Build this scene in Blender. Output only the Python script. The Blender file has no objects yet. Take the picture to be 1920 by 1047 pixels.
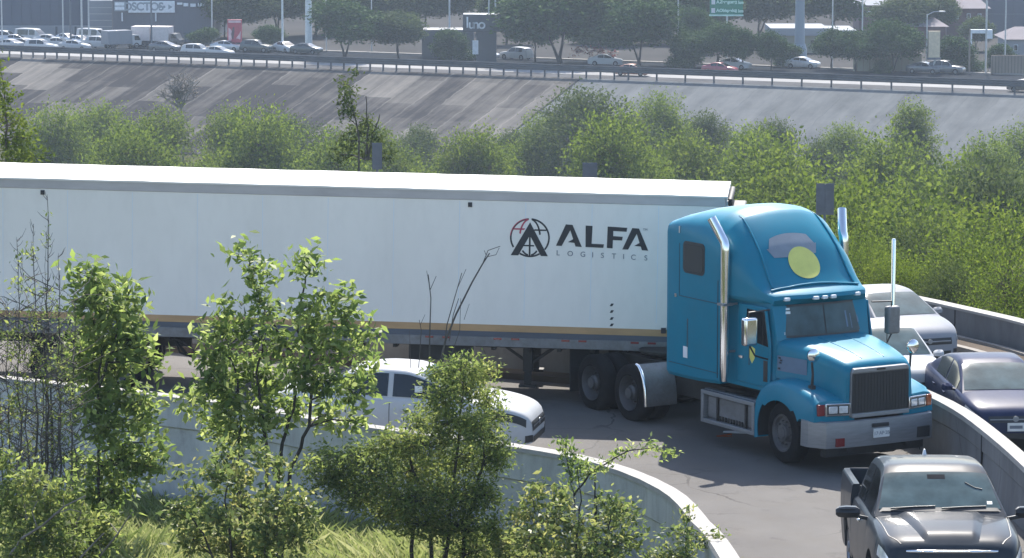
import bpy, math, random
import numpy as np
from mathutils import Vector, Matrix, Quaternion
SC = bpy.context.scene
COL = SC.collection
rnd = random.Random(11)
R_ = math.radians

# ---------------------------------------------------------------- camera
FPX, CAMH, PITCH = 6500.0, 10.75, R_(7.6)
cam = bpy.data.cameras.new('camera')
cam.sensor_width = 36.0
cam.lens = 36.0 * FPX / 1920.0
cam.clip_start, cam.clip_end = 1.0, 6000.0
camo = bpy.data.objects.new('camera', cam)
COL.objects.link(camo)
camo.location = (0, 0, CAMH)
camo.rotation_euler = (math.pi / 2 - PITCH, 0, 0)
SC.camera = camo

# ---------------------------------------------------------------- world, sun, exposure
SUN_EL, SUN_AZ = R_(48), R_(5)           # azimuth measured from +Y towards +X
world = bpy.data.worlds.new("World")
SC.world = world
world.use_nodes = True
nt = world.node_tree
nt.nodes.clear()
wo = nt.nodes.new('ShaderNodeOutputWorld')
bg = nt.nodes.new('ShaderNodeBackground')
sky = nt.nodes.new('ShaderNodeTexSky')
sky.sky_type = 'NISHITA'
sky.sun_disc = False
sky.sun_elevation = SUN_EL
sky.sun_rotation = SUN_AZ
sky.air_density, sky.dust_density, sky.ozone_density = 1.0, 1.2, 1.0
bg.inputs['Strength'].default_value = 0.115
nt.links.new(sky.outputs[0], bg.inputs['Color'])
nt.links.new(bg.outputs[0], wo.inputs['Surface'])
sl = bpy.data.lights.new('sun', 'SUN')
sl.energy = 4.0
sl.angle = R_(0.5)
sl.color = (1.0, 0.94, 0.86)
so = bpy.data.objects.new('sun', sl)
COL.objects.link(so)
SUN_DIR = Vector((math.sin(SUN_AZ) * math.cos(SUN_EL), math.cos(SUN_AZ) * math.cos(SUN_EL), math.sin(SUN_EL)))
so.rotation_euler = SUN_DIR.to_track_quat('Z', 'Y').to_euler()
so.location = (0, 60, 80)
SC.view_settings.view_transform = 'Standard'
SC.view_settings.look = 'None'
SC.view_settings.exposure = 1.5
SC.view_settings.gamma = 1.0
SC.cycles.max_bounces = 6
SC.cycles.transparent_max_bounces = 6
SC.cycles.volume_bounces = 0
SC.cycles.sample_clamp_indirect = 6.0

# ---------------------------------------------------------------- layout helpers
_cp, _sp = math.cos(PITCH), math.sin(PITCH)
CAM = Vector((0, 0, CAMH))
def ray(px, py):
    u, v = (px - 960) / FPX, (523.5 - py) / FPX
    return Vector((u, v * _sp + _cp, v * _cp - _sp))
def at_z(px, py, z=0.0):
    r = ray(px, py); return CAM + r * ((z - CAMH) / r.z)
def at_y(px, py, Y):
    r = ray(px, py); return CAM + r * (Y / r.y)
def smooth(t):
    t = max(0.0, min(1.0, t)); return t * t * (3 - 2 * t)
def lut(tab, x):
    if x <= tab[0][0]: return tab[0][1]
    for (a, va), (b, vb) in zip(tab, tab[1:]):
        if x <= b: return va + (vb - va) * (x - a) / (b - a)
    return tab[-1][1]
def crv(tab, x):
    """smooth interpolation (monotone-ish hermite) of a table"""
    n = len(tab)
    if x <= tab[0][0]: return tab[0][1]
    if x >= tab[-1][0]: return tab[-1][1]
    def slope(i):
        if i == 0: return (tab[1][1] - tab[0][1]) / (tab[1][0] - tab[0][0])
        if i == n - 1: return (tab[-1][1] - tab[-2][1]) / (tab[-1][0] - tab[-2][0])
        d0 = (tab[i][1] - tab[i-1][1]) / (tab[i][0] - tab[i-1][0])
        d1 = (tab[i+1][1] - tab[i][1]) / (tab[i+1][0] - tab[i][0])
        if d0 * d1 <= 0: return 0.0
        return 2 * d0 * d1 / (d0 + d1)
    for i in range(n - 1):
        if x <= tab[i+1][0]:
            h = tab[i+1][0] - tab[i][0]; t = (x - tab[i][0]) / h
            m0, m1 = slope(i) * h, slope(i+1) * h
            return ((2*t**3-3*t*t+1)*tab[i][1] + (t**3-2*t*t+t)*m0 + (-2*t**3+3*t*t)*tab[i+1][1] + (t**3-t*t)*m1)
def road_z(x, y):
    return -0.018 * max(-30, min(13, x)) + 0.071 * max(0.0, 48.6 - y) * smooth((x + 1) / 3)

# ---------------------------------------------------------------- object helpers
def tag(o, label=None, cat=None, group=None, kind=None):
    if label: o['label'] = label
    if cat: o['category'] = cat
    if group: o['group'] = group
    if kind: o['kind'] = kind
    return o
def thing(name, label, cat, loc=(0, 0, 0), rot=(0, 0, 0), group=None):
    o = bpy.data.objects.new(name, None)
    COL.objects.link(o)
    o.location = loc; o.rotation_euler = rot
    o.empty_display_size = 0.3
    return tag(o, label, cat, group)
def copy_tree(o, parent=None):
    c = o.copy(); COL.objects.link(c)
    if parent is not None: c.parent = parent
    for ch in list(o.children): copy_tree(ch, c)
    return c
class MB:
    def __init__(s): s.v, s.f, s.m, s.cur = [], [], [], 0
    def add(s, pts, faces):
        b = len(s.v); s.v += [tuple(p) for p in pts]
        for f in faces: s.f.append([b + i for i in f]); s.m.append(s.cur)
        return s
    def poly(s, pts): return s.add(pts, [list(range(len(pts)))])
    def bx(s, x0, x1, y0, y1, z0, z1):
        p = [(x0,y0,z0),(x1,y0,z0),(x1,y1,z0),(x0,y1,z0),(x0,y0,z1),(x1,y0,z1),(x1,y1,z1),(x0,y1,z1)]
        return s.add(p, [(0,3,2,1),(4,5,6,7),(0,1,5,4),(1,2,6,5),(2,3,7,6),(3,0,4,7)])
    def beam(s, a, b, w, h=None, up=(0, 0, 1)):
        a, b = Vector(a), Vector(b); d = (b - a).normalized(); h = h or w
        u = Vector(up); x = d.cross(u)
        if x.length < 1e-4: x = d.cross(Vector((0, 1, 0)))
        x.normalize(); z = x.cross(d)
        p = []
        for q in (a, b):
            for sx, sz in ((-1,-1),(1,-1),(1,1),(-1,1)): p.append(q + x*sx*w/2 + z*sz*h/2)
        return s.add(p, [(0,1,2,3),(7,6,5,4),(0,4,5,1),(1,5,6,2),(2,6,7,3),(3,7,4,0)])
    def tube(s, pts, rad, n=8, cap=True):
        pts = [Vector(p) for p in pts]
        if not isinstance(rad, (list, tuple)): rad = [rad] * len(pts)
        base = len(s.v); x = None
        for i, p in enumerate(pts):
            d = (pts[min(i+1, len(pts)-1)] - pts[max(i-1, 0)])
            d = d.normalized() if d.length > 1e-6 else Vector((0, 0, 1))
            if x is None:
                x = d.orthogonal().normalized()
            else:
                x = (x - d * x.dot(d)); x = x.normalized() if x.length > 1e-5 else d.orthogonal().normalized()
            y = d.cross(x)
            for k in range(n):
                a = 2 * math.pi * k / n
                s.v.append(tuple(p + (x * math.cos(a) + y * math.sin(a)) * rad[i]))
        for i in range(len(pts) - 1):
            for k in range(n):
                a, b = base + i*n + k, base + i*n + (k+1) % n
                s.f.append([a, b, b + n, a + n]); s.m.append(s.cur)
        if cap:
            s.f.append([base + k for k in range(n)][::-1]); s.m.append(s.cur)
            e = base + (len(pts) - 1) * n
            s.f.append([e + k for k in range(n)]); s.m.append(s.cur)
        return s
    def loft(s, rings, closed=True, cap0=True, cap1=True):
        n = len(rings[0]); base = len(s.v)
        for r in rings: s.v += [tuple(p) for p in r]
        for i in range(len(rings) - 1):
            for k in range(n if closed else n - 1):
                a, b = base + i*n + k, base + i*n + (k+1) % n
                s.f.append([a, b, b + n, a + n]); s.m.append(s.cur)
        if cap0: s.f.append([base + k for k in range(n)][::-1]); s.m.append(s.cur)
        if cap1:
            e = base + (len(rings) - 1) * n
            s.f.append([e + k for k in range(n)]); s.m.append(s.cur)
        return s
    def lathe(s, prof, o, axis='y', n=24):
        """prof: list of (radius, along axis)"""
        base = len(s.v); o = Vector(o)
        for r, h in prof:
            for k in range(n):
                a = 2 * math.pi * k / n; c, d = r * math.cos(a), r * math.sin(a)
                p = {'y': (c, h, d), 'z': (c, d, h), 'x': (h, c, d)}[axis]
                s.v.append(tuple(o + Vector(p)))
        for i in range(len(prof) - 1):
            for k in range(n):
                a, b = base + i*n + k, base + i*n + (k+1) % n
                s.f.append([a, b, b + n, a + n]); s.m.append(s.cur)
        return s
    def prism(s, poly, a, b, axis='y'):
        """poly (u,w) extruded along axis from a to b; axis y: (x,z), x: (y,z), z: (x,y)"""
        mk = {'y': lambda u, w, t: (u, t, w), 'x': lambda u, w, t: (t, u, w), 'z': lambda u, w, t: (u, w, t)}[axis]
        return s.loft([[mk(u, w, a) for u, w in poly], [mk(u, w, b) for u, w in poly]])
    def grid(s, rows, flip=False):
        n = len(rows[0]); base = len(s.v)
        for r in rows: s.v += [tuple(p) for p in r]
        for i in range(len(rows) - 1):
            for k in range(n - 1):
                f = [base+i*n+k, base+i*n+k+1, base+(i+1)*n+k+1, base+(i+1)*n+k]
                s.f.append(f[::-1] if flip else f); s.m.append(s.cur)
        return s
    def build(s, name, mats, parent=None, sm=None, bevel=0.0, seg=2, fix=True):
        me = bpy.data.meshes.new(name)
        me.from_pydata(s.v, [], s.f); me.update()
        if not isinstance(mats, (list, tuple)): mats = [mats]
        for m in mats: me.materials.append(m)
        if len(mats) > 1: me.polygons.foreach_set('material_index', s.m)
        if fix:
            import bmesh
            bm = bmesh.new(); bm.from_mesh(me)
            bmesh.ops.recalc_face_normals(bm, faces=bm.faces); bm.to_mesh(me); bm.free()
        if sm is not None:
            me.polygons.foreach_set('use_smooth', [True] * len(me.polygons))
            me.set_sharp_from_angle(angle=R_(sm))
        o = bpy.data.objects.new(name, me); COL.objects.link(o)
        if parent is not None: o.parent = parent
        if bevel:
            md = o.modifiers.new('bevel', 'BEVEL'); md.width = bevel; md.segments = seg
            md.limit_method = 'ANGLE'; md.angle_limit = R_(40)
            if sm is None:
                me.polygons.foreach_set('use_smooth', [True] * len(me.polygons))
                me.set_sharp_from_angle(angle=R_(35))
        return o
def np_mesh(name, verts, faces, mats, parent=None, midx=None):
    me = bpy.data.meshes.new(name)
    n, k = len(faces), faces.shape[1]
    me.vertices.add(len(verts)); me.vertices.foreach_set('co', np.asarray(verts, np.float32).ravel())
    me.loops.add(n * k); me.loops.foreach_set('vertex_index', np.asarray(faces, np.int32).ravel())
    me.polygons.add(n)
    me.polygons.foreach_set('loop_start', np.arange(0, n * k, k, dtype=np.int32))
    me.polygons.foreach_set('loop_total', np.full(n, k, np.int32))
    if not isinstance(mats, (list, tuple)): mats = [mats]
    for m in mats: me.materials.append(m)
    if midx is not None: me.polygons.foreach_set('material_index', np.asarray(midx, np.int32))
    me.update(calc_edges=True)
    o = bpy.data.objects.new(name, me); COL.objects.link(o)
    if parent is not None: o.parent = parent
    return o
def text_mesh(txt, size, spacing=1.0, align='CENTER', bold=0.0, depth=0.004):
    cu = bpy.data.curves.new('text', 'FONT')
    cu.body = txt; cu.size = size; cu.space_character = spacing
    cu.align_x = align; cu.align_y = 'CENTER'; cu.extrude = depth; cu.offset = bold
    o = bpy.data.objects.new('text', cu); COL.objects.link(o)
    bpy.context.view_layer.update()
    me = bpy.data.meshes.new_from_object(o.evaluated_get(bpy.context.evaluated_depsgraph_get()))
    bpy.data.objects.remove(o); bpy.data.curves.remove(cu)
    return me
def text_obj(name, txt, size, mat, parent, M, **k):
    me = text_mesh(txt, size, **k); me.name = name
    me.materials.clear(); me.materials.append(mat)
    o = bpy.data.objects.new(name, me); COL.objects.link(o); o.parent = parent
    o.matrix_local = M
    return o
def frame(o, x, y):
    """matrix whose local x / y axes are the given directions"""
    x, y = Vector(x).normalized(), Vector(y).normalized(); z = x.cross(y)
    M = Matrix((x, y, z)).transposed().to_4x4(); M.translation = Vector(o); return M

# ---------------------------------------------------------------- materials
def node(nt, t, **k):
    n = nt.nodes.new(t)
    for a, b in k.items():
        if a in n.inputs: n.inputs[a].default_value = b
        else: setattr(n, a, b)
    return n
def mat(name, col, rough=0.6, metal=0.0, coat=0.0, var=0.12, scale=3.0, bump=0.0, bscale=40.0, spec=0.5,
        col2=None, streak=None, world=False, dirt=0.0, rvar=0.0, croug=0.06):
    m = bpy.data.materials.new(name); m.use_nodes = True
    nt = m.node_tree; L = nt.links
    bs = nt.nodes['Principled BSDF']
    bs.inputs['Roughness'].default_value = rough
    bs.inputs['Metallic'].default_value = metal
    bs.inputs['Coat Weight'].default_value = coat
    bs.inputs['Coat Roughness'].default_value = croug
    bs.inputs['Specular IOR Level'].default_value = spec
    tc = node(nt, 'ShaderNodeTexCoord')
    if world:
        src = node(nt, 'ShaderNodeNewGeometry').outputs['Position']
    else:
        src = tc.outputs['Object']
    if streak:
        mp = node(nt, 'ShaderNodeMapping'); mp.inputs['Scale'].default_value = streak
        L.new(src, mp.inputs['Vector']); vec = mp.outputs[0]
    else: vec = src
    nz = node(nt, 'ShaderNodeTexNoise', Scale=scale, Detail=5.0, Roughness=0.6)
    L.new(vec, nz.inputs['Vector'])
    c1 = [max(0, c * (1 - var)) for c in col]; c2 = [min(1, c * (1 + var)) for c in (col2 or col)]
    if col2: c1 = list(col)
    if col2: c2 = list(col2)
    rp = node(nt, 'ShaderNodeValToRGB')
    rp.color_ramp.elements[0].position = 0.33; rp.color_ramp.elements[0].color = (*c1, 1)
    rp.color_ramp.elements[1].position = 0.67; rp.color_ramp.elements[1].color = (*c2, 1)
    L.new(nz.outputs[0], rp.inputs[0])
    out = rp.outputs[0]
    if dirt:
        n2 = node(nt, 'ShaderNodeTexNoise', Scale=scale * 4.3, Detail=6.0, Roughness=0.7)
        L.new(vec, n2.inputs['Vector'])
        r2 = node(nt, 'ShaderNodeValToRGB')
        r2.color_ramp.elements[0].position = 0.45; r2.color_ramp.elements[0].color = (0, 0, 0, 1)
        r2.color_ramp.elements[1].position = 0.75; r2.color_ramp.elements[1].color = (dirt,) * 3 + (1,)
        L.new(n2.outputs[0], r2.inputs[0])
        mx = node(nt, 'ShaderNodeMixRGB'); mx.inputs[2].default_value = (0.10, 0.085, 0.065, 1)
        L.new(r2.outputs[0], mx.inputs[0]); L.new(out, mx.inputs[1]); out = mx.outputs[0]
    L.new(out, bs.inputs['Base Color'])
    if rvar:
        mr = node(nt, 'ShaderNodeMapRange'); mr.inputs[3].default_value = max(0.02, rough - rvar); mr.inputs[4].default_value = rough + rvar
        L.new(nz.outputs[0], mr.inputs[0]); L.new(mr.outputs[0], bs.inputs['Roughness'])
    if bump:
        n3 = node(nt, 'ShaderNodeTexNoise', Scale=bscale, Detail=4.0)
        L.new(src, n3.inputs['Vector'])
        bp = node(nt, 'ShaderNodeBump', Strength=bump, Distance=0.02)
        L.new(n3.outputs[0], bp.inputs['Height']); L.new(bp.outputs[0], bs.inputs['Normal'])
    return m
def crack(m, strength=0.55):
    """thin dark cracks and faint darker patches over a road or wall material"""
    nt = m.node_tree; L = nt.links; bs = nt.nodes['Principled BSDF']
    src = bs.inputs['Base Color'].links[0].from_socket
    p = node(nt, 'ShaderNodeNewGeometry').outputs['Position']
    nz = node(nt, 'ShaderNodeTexNoise', Scale=0.8, Detail=5.0); L.new(p, nz.inputs['Vector'])
    ad = node(nt, 'ShaderNodeMixRGB', blend_type='ADD'); ad.inputs[0].default_value = 0.8; L.new(p, ad.inputs[1]); L.new(nz.outputs[1], ad.inputs[2])
    vo = node(nt, 'ShaderNodeTexVoronoi', feature='DISTANCE_TO_EDGE', Scale=0.33); L.new(ad.outputs[0], vo.inputs['Vector'])
    lt = node(nt, 'ShaderNodeMath', operation='LESS_THAN'); lt.inputs[1].default_value = 0.006; L.new(vo.outputs['Distance'], lt.inputs[0])
    n2 = node(nt, 'ShaderNodeTexNoise', Scale=0.35, Detail=3.0); L.new(p, n2.inputs['Vector'])
    g2 = node(nt, 'ShaderNodeMapRange'); g2.inputs[1].default_value = 0.45; g2.inputs[2].default_value = 0.62; g2.inputs[4].default_value = strength; L.new(n2.outputs[0], g2.inputs[0])
    mu = node(nt, 'ShaderNodeMath', operation='MULTIPLY'); L.new(lt.outputs[0], mu.inputs[0]); L.new(g2.outputs[0], mu.inputs[1])
    n3 = node(nt, 'ShaderNodeTexNoise', Scale=1.7, Detail=6.0, Roughness=0.7); L.new(p, n3.inputs['Vector'])
    g3 = node(nt, 'ShaderNodeMapRange'); g3.inputs[1].default_value = 0.58; g3.inputs[2].default_value = 0.72; g3.inputs[4].default_value = 0.30; L.new(n3.outputs[0], g3.inputs[0])
    mx = node(nt, 'ShaderNodeMath', operation='MAXIMUM'); L.new(mu.outputs[0], mx.inputs[0]); L.new(g3.outputs[0], mx.inputs[1])
    mi = node(nt, 'ShaderNodeMixRGB'); mi.inputs[2].default_value = (0.022, 0.021, 0.02, 1); L.new(mx.outputs[0], mi.inputs[0]); L.new(src, mi.inputs[1])
    L.new(mi.outputs[0], bs.inputs['Base Color'])
    return m
def leaf_mat(name, cols, trans=0.4, rough=0.5, patch=0.5, spec=0.22, vary=0.75):
    """per-leaf colour variation: dark to light through a ramp; light passes through the blade"""
    m = bpy.data.materials.new(name); m.use_nodes = True
    nt = m.node_tree; L = nt.links
    bs = nt.nodes['Principled BSDF']; bs.inputs['Roughness'].default_value = rough
    bs.inputs['Specular IOR Level'].default_value = spec
    g = node(nt, 'ShaderNodeNewGeometry'); tc = node(nt, 'ShaderNodeTexCoord')
    nz = node(nt, 'ShaderNodeTexNoise', Scale=0.9, Detail=3.0)
    L.new(g.outputs['Position'], nz.inputs['Vector'])
    ma = node(nt, 'ShaderNodeMath', operation='MULTIPLY_ADD')
    L.new(nz.outputs[0], ma.inputs[0]); ma.inputs[1].default_value = patch * 2
    mb = node(nt, 'ShaderNodeMath', operation='MULTIPLY_ADD')
    L.new(g.outputs['Random Per Island'], mb.inputs[0]); mb.inputs[1].default_value = vary
    mb.inputs[2].default_value = 0.12 - patch + (0.75 - vary) * .5
    L.new(mb.outputs[0], ma.inputs[2])
    rp = node(nt, 'ShaderNodeValToRGB')
    e = rp.color_ramp.elements
    e[0].position, e[0].color = 0.0, (*cols[0], 1)
    e[1].position, e[1].color = 1.0, (*cols[-1], 1)
    for i, c in enumerate(cols[1:-1]):
        q = e.new((i + 1) / (len(cols) - 1)); q.color = (*c, 1)
    L.new(ma.outputs[0], rp.inputs[0]); L.new(rp.outputs[0], bs.inputs['Base Color'])
    tr = node(nt, 'ShaderNodeBsdfTranslucent')
    hs = node(nt, 'ShaderNodeHueSaturation'); hs.inputs['Value'].default_value = 1.35; hs.inputs['Saturation'].default_value = 1.0
    hs.inputs['Hue'].default_value = 0.485
    L.new(rp.outputs[0], hs.inputs['Color']); L.new(hs.outputs[0], tr.inputs['Color'])
    mx = node(nt, 'ShaderNodeMixShader'); mx.inputs[0].default_value = trans
    L.new(bs.outputs[0], mx.inputs[1]); L.new(tr.outputs[0], mx.inputs[2])
    L.new(mx.outputs[0], nt.nodes['Material Output'].inputs['Surface'])
    return m

M = {}
M['teal'] = mat('teal truck paint', (0.006, 0.160, 0.245), 0.42, coat=0.30, croug=0.22, var=0.06, scale=0.8, dirt=0.07, rvar=0.06, spec=0.08)
M['teal_dark'] = mat('teal seam', (0.002, 0.025, 0.045), 0.5)
M['chrome'] = mat('polished metal', (0.72, 0.73, 0.74), 0.16, 1.0, var=0.06, scale=4, rvar=0.06)
M['alu'] = mat('brushed aluminium', (0.24, 0.25, 0.265), 0.48, 0.6, var=0.10, scale=5, streak=(1, 1, 8), rvar=0.1)
M['alu_dull'] = mat('dull aluminium', (0.17, 0.172, 0.18), 0.55, 0.35, var=0.16, scale=3, dirt=0.5)
M['black'] = mat('black plastic', (0.018, 0.019, 0.021), 0.5, var=0.25, scale=6)
M['frame'] = mat('greasy chassis steel', (0.022, 0.021, 0.02), 0.6, 0.3, var=0.35, scale=4)
M['rubber'] = mat('tyre rubber', (0.010, 0.010, 0.011), 0.85, spec=0.15, var=0.3, scale=7, bump=0.3)
M['mesh_grille'] = mat('grille mesh', (0.010, 0.012, 0.015), 0.55, var=0.4, scale=60)
M['glass'] = mat('dark vehicle glass', (0.012, 0.015, 0.017), 0.07, var=0.2, scale=2, spec=0.6)
M['wind'] = mat('windscreen glass', (0.050, 0.078, 0.085), 0.10, var=0.3, scale=2.2, spec=0.22, rvar=0.03)
M['glass_grey'] = mat('tinted skylight', (0.17, 0.20, 0.235), 0.3, var=0.1)
M['yellow'] = mat('yellow sticker', (0.55, 0.54, 0.13), 0.5, var=0.12, scale=2)
M['sticker'] = mat('white sticker', (0.62, 0.64, 0.66), 0.5, var=0.1)
M['tint'] = mat('hood side decal', (0.06, 0.12, 0.20), 0.4, coat=0.1, var=0.1)
M['amber'] = mat('amber lens', (0.30, 0.07, 0.02), 0.2, coat=0.5)
M['redlens'] = mat('red lens', (0.16, 0.012, 0.015), 0.25, coat=0.5)
M['lens'] = mat('clear headlight', (0.62, 0.64, 0.66), 0.12, 0.3, coat=0.6, var=0.2, scale=14)
M['plate'] = mat('licence plate', (0.62, 0.62, 0.60), 0.5)
M['trailer'] = mat('white trailer panel', (0.72, 0.685, 0.635), 0.42, var=0.028, scale=1.1, streak=(0.7, 0.7, 0.3), dirt=0.075, rvar=0.08)
M['roofwhite'] = mat('trailer roof', (0.62, 0.61, 0.57), 0.6, var=0.05, scale=0.7)
M['railgrey'] = mat('trailer top rail', (0.40, 0.38, 0.38), 0.5, 0.2, var=0.12, scale=1.5, streak=(0.6, 1, 2))
M['orange'] = mat('orange stripe', (0.42, 0.255, 0.12), 0.5, var=0.16, scale=1.2, streak=(0.6, 1, 3), dirt=0.15)
M['navy'] = mat('blue stripe', (0.062, 0.075, 0.10), 0.5, var=0.2, scale=1.2, streak=(0.6, 1, 3), dirt=0.15)
M['logo'] = mat('logo black', (0.010, 0.013, 0.020), 0.5)
M['logored'] = mat('logo red', (0.40, 0.05, 0.09), 0.5)
M['logogrey'] = mat('logo grey', (0.13, 0.15, 0.18), 0.5)
M['white'] = mat('white car paint', (0.40, 0.41, 0.42), 0.35, coat=0.08, spec=0.03, var=0.03)
M['silverwhite'] = mat('silver white car paint', (0.23, 0.24, 0.26), 0.35, 0.0, coat=0.10, spec=0.03, var=0.03)
M['purple'] = mat('purple blue car paint', (0.026, 0.034, 0.072), 0.34, 0.0, coat=0.10, spec=0.03, var=0.06)
M['charcoal'] = mat('charcoal pickup paint', (0.030, 0.036, 0.044), 0.36, 0.0, coat=0.24, spec=0.03, var=0.10, scale=1.5, rvar=0.05)
M['paper'] = mat('windscreen paper', (0.6, 0.65, 0.66), 0.6)
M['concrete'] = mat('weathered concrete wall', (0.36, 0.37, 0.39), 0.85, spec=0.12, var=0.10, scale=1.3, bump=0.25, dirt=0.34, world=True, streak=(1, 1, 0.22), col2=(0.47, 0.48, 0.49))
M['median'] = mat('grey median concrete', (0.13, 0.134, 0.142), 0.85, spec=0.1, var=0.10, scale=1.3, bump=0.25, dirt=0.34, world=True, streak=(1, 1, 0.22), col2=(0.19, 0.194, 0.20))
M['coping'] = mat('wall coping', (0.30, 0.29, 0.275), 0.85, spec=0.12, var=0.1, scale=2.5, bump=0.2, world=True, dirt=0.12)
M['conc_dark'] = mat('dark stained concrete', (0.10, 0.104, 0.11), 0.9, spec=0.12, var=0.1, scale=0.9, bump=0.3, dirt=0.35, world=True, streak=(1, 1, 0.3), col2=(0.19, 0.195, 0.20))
M['kerb'] = mat('kerb concrete', (0.24, 0.225, 0.205), 0.85, spec=0.12, var=0.12, world=True)
M['ledge'] = mat('dusty brown verge', (0.085, 0.068, 0.054), 0.95, spec=0.12, var=0.2, scale=2, world=True, bump=0.5)
M['galv'] = mat('galvanised steel', (0.42, 0.44, 0.46), 0.45, 0.5, var=0.1, scale=4)
M['signback'] = mat('sign back', (0.12, 0.135, 0.155), 0.7, 0.0, spec=0.05, var=0.1, scale=4)
M['darksteel'] = mat('weathered guardrail steel', (0.065, 0.072, 0.082), 0.7, 0.0, spec=0.1, var=0.2, scale=0.5)
M['joint'] = mat('dark joint filler', (0.03, 0.03, 0.032), 0.95, spec=0.0)
M['rim'] = mat('dusty steel rim', (0.085, 0.085, 0.09), 0.55, 0.3, var=0.25, scale=6, dirt=0.4)
M['bark'] = mat('bark', (0.085, 0.065, 0.05), 0.9, var=0.3, scale=8, bump=0.4)
M['bark_dark'] = mat('dark bark', (0.03, 0.026, 0.022), 0.9, var=0.3, scale=8)
M['deadwood'] = mat('dry grey twigs', (0.165, 0.145, 0.125), 0.9, var=0.35, scale=5)
M['deadwood_dark'] = mat('dark dry stems', (0.075, 0.066, 0.058), 0.9, var=0.35, scale=5)
# ================================================================= SETTING
ZF = -21.3                                    # level of the far highway
FA = Vector((-68.8, 466.0, 0)); FD = Vector((0.897, -0.441, 0)).normalized(); FN = Vector((-FD.y, FD.x, 0))   # FN points away from us
def fq(x, y): return (x - FA.x) * FN.x + (y - FA.y) * FN.y
def fpt(a, q, z=0.0): return Vector((FA.x + FD.x * a + FN.x * q, FA.y + FD.y * a + FN.y * q, ZF + z))
FARPAR = [(-60, 92), (-30, 87), (-12, 84), (-2, 82), (4, 78.2), (6, 76.5), (7.75, 74.4), (9.3, 71.9), (10.9, 68.3), (12.3, 61), (13.2, 50), (13.4, 30)]
YPAR = [(-60, 92), (-30, 87), (-12, 84), (-2, 82), (4, 78.2), (7.75, 74.4), (9.3, 71.9), (10.9, 68.3), (12.3, 61), (13.3, 45), (30, 20)]
def slope_z(x, y):
    t = y - lut(YPAR, x)
    return lut([(0.8, -1.25), (14, -4.2), (40, -9.0), (110, -20.5), (190, -29.0), (215, -30.0)], t)
def ground_z(x, y):
    zn = slope_z(x, y)
    if y < 57.3: zn += min(1.0, .085 * (57.3 - y)) * smooth((2.6 - x) / 1.6)
    q = fq(x, y)
    zf = ZF - 0.06 if q > 0 else max(-30.0, ZF - 0.06 + 0.27 * q - 0.4)
    return max(zn, zf)
def ground_mat():
    m = mat('earth with weeds', (0.035, 0.042, 0.016), 0.95, spec=0.0, var=0.2, scale=0.6, bump=0.5, bscale=6, col2=(0.075, 0.068, 0.036), world=True)
    return m
ys = np.concatenate([np.arange(10, 110, 2.5), np.arange(110, 360, 8), np.arange(360, 520, 4), np.arange(520, 1000, 30), np.arange(1000, 3400, 200)])
xs = np.concatenate([np.arange(-1500, -160, 120), np.arange(-160, -30, 10), np.arange(-30, 30, 2.0), np.arange(30, 160, 10), np.arange(160, 1501, 120)])
g = MB()
g.grid([[(x, y, ground_z(x, y)) for x in xs] for y in ys])
tag(g.build('ground', ground_mat(), sm=60), kind='structure')

# ---- roads near the camera
def road_mat(name, c1, c2):
    m = mat(name, c1, 0.9, spec=0.12, var=0.1, scale=0.45, bump=0.35, bscale=55, col2=c2, world=True, dirt=0.22, streak=(1, 0.7, 1))
    return m
M['road'] = road_mat('worn pale roadway', (0.096, 0.092, 0.089), (0.124, 0.119, 0.114))
crack(M['road']); crack(M['concrete'], 0.4); crack(M['median'], 0.5)
M['asphalt'] = mat('far asphalt', (0.024, 0.027, 0.032), 0.9, spec=0.0, var=0.15, scale=0.08, world=True, streak=(1, 1, 1))
M['shoulder'] = mat('pale concrete shoulder', (0.24, 0.238, 0.235), 0.9, spec=0.0, var=0.1, scale=0.3, world=True)
M['lot'] = mat('dusty car park', (0.055, 0.054, 0.053), 0.95, spec=0.0, var=0.2, scale=0.05, world=True)
def cr_path(pts, step=0.6):
    """Catmull-Rom resample of a plan polyline"""
    out = []
    P = [Vector((p[0], p[1], 0)) for p in pts]
    for i in range(len(P) - 1):
        p0, p1, p2, p3 = P[max(0, i-1)], P[i], P[i+1], P[min(len(P)-1, i+2)]
        n = max(1, int((p2 - p1).length / step))
        for k in range(n):
            t = k / n
            out.append(0.5 * ((2*p1) + (p2-p0)*t + (2*p0-5*p1+4*p2-p3)*t*t + (3*p1-p0-3*p2+p3)*t**3))
    out.append(P[-1]); return out
NEARW = cr_path([(-40, 72), (-16, 63.3), (-6.05, 58.74), (-2.81, 56.3), (0, 54.5), (1.45, 53.1), (2.4, 51.0), (2.78, 48.5), (2.95, 45.5), (3.0, 40), (3.0, 25)])
MEDW = cr_path([(-40, 82), (-14, 72.4), (-6, 68.9), (0.92, 66.25), (3.6, 65.0), (5.3, 63.6), (6.4, 61.8), (7.2, 59.2), (7.56, 57.56), (7.78, 55.6), (7.98, 52.7), (8.15, 48), (8.2, 42), (8.2, 25)])
PARW = cr_path(FARPAR)
def sweep(path, prof, zf, mb=None, flip=False):
    """prof: list of (offset to the left of the path, z above road)"""
    mb = mb or MB(); rings = []
    for i, p in enumerate(path):
        d = (path[min(i+1, len(path)-1)] - path[max(0, i-1)]).normalized()
        n = Vector((-d.y, d.x, 0))
        z0 = zf(p.x, p.y)
        rings.append([(p.x + n.x*o, p.y + n.y*o, z0 + z if z > -1 else z) for o, z in prof])
    mb.loft(rings); return mb
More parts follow.
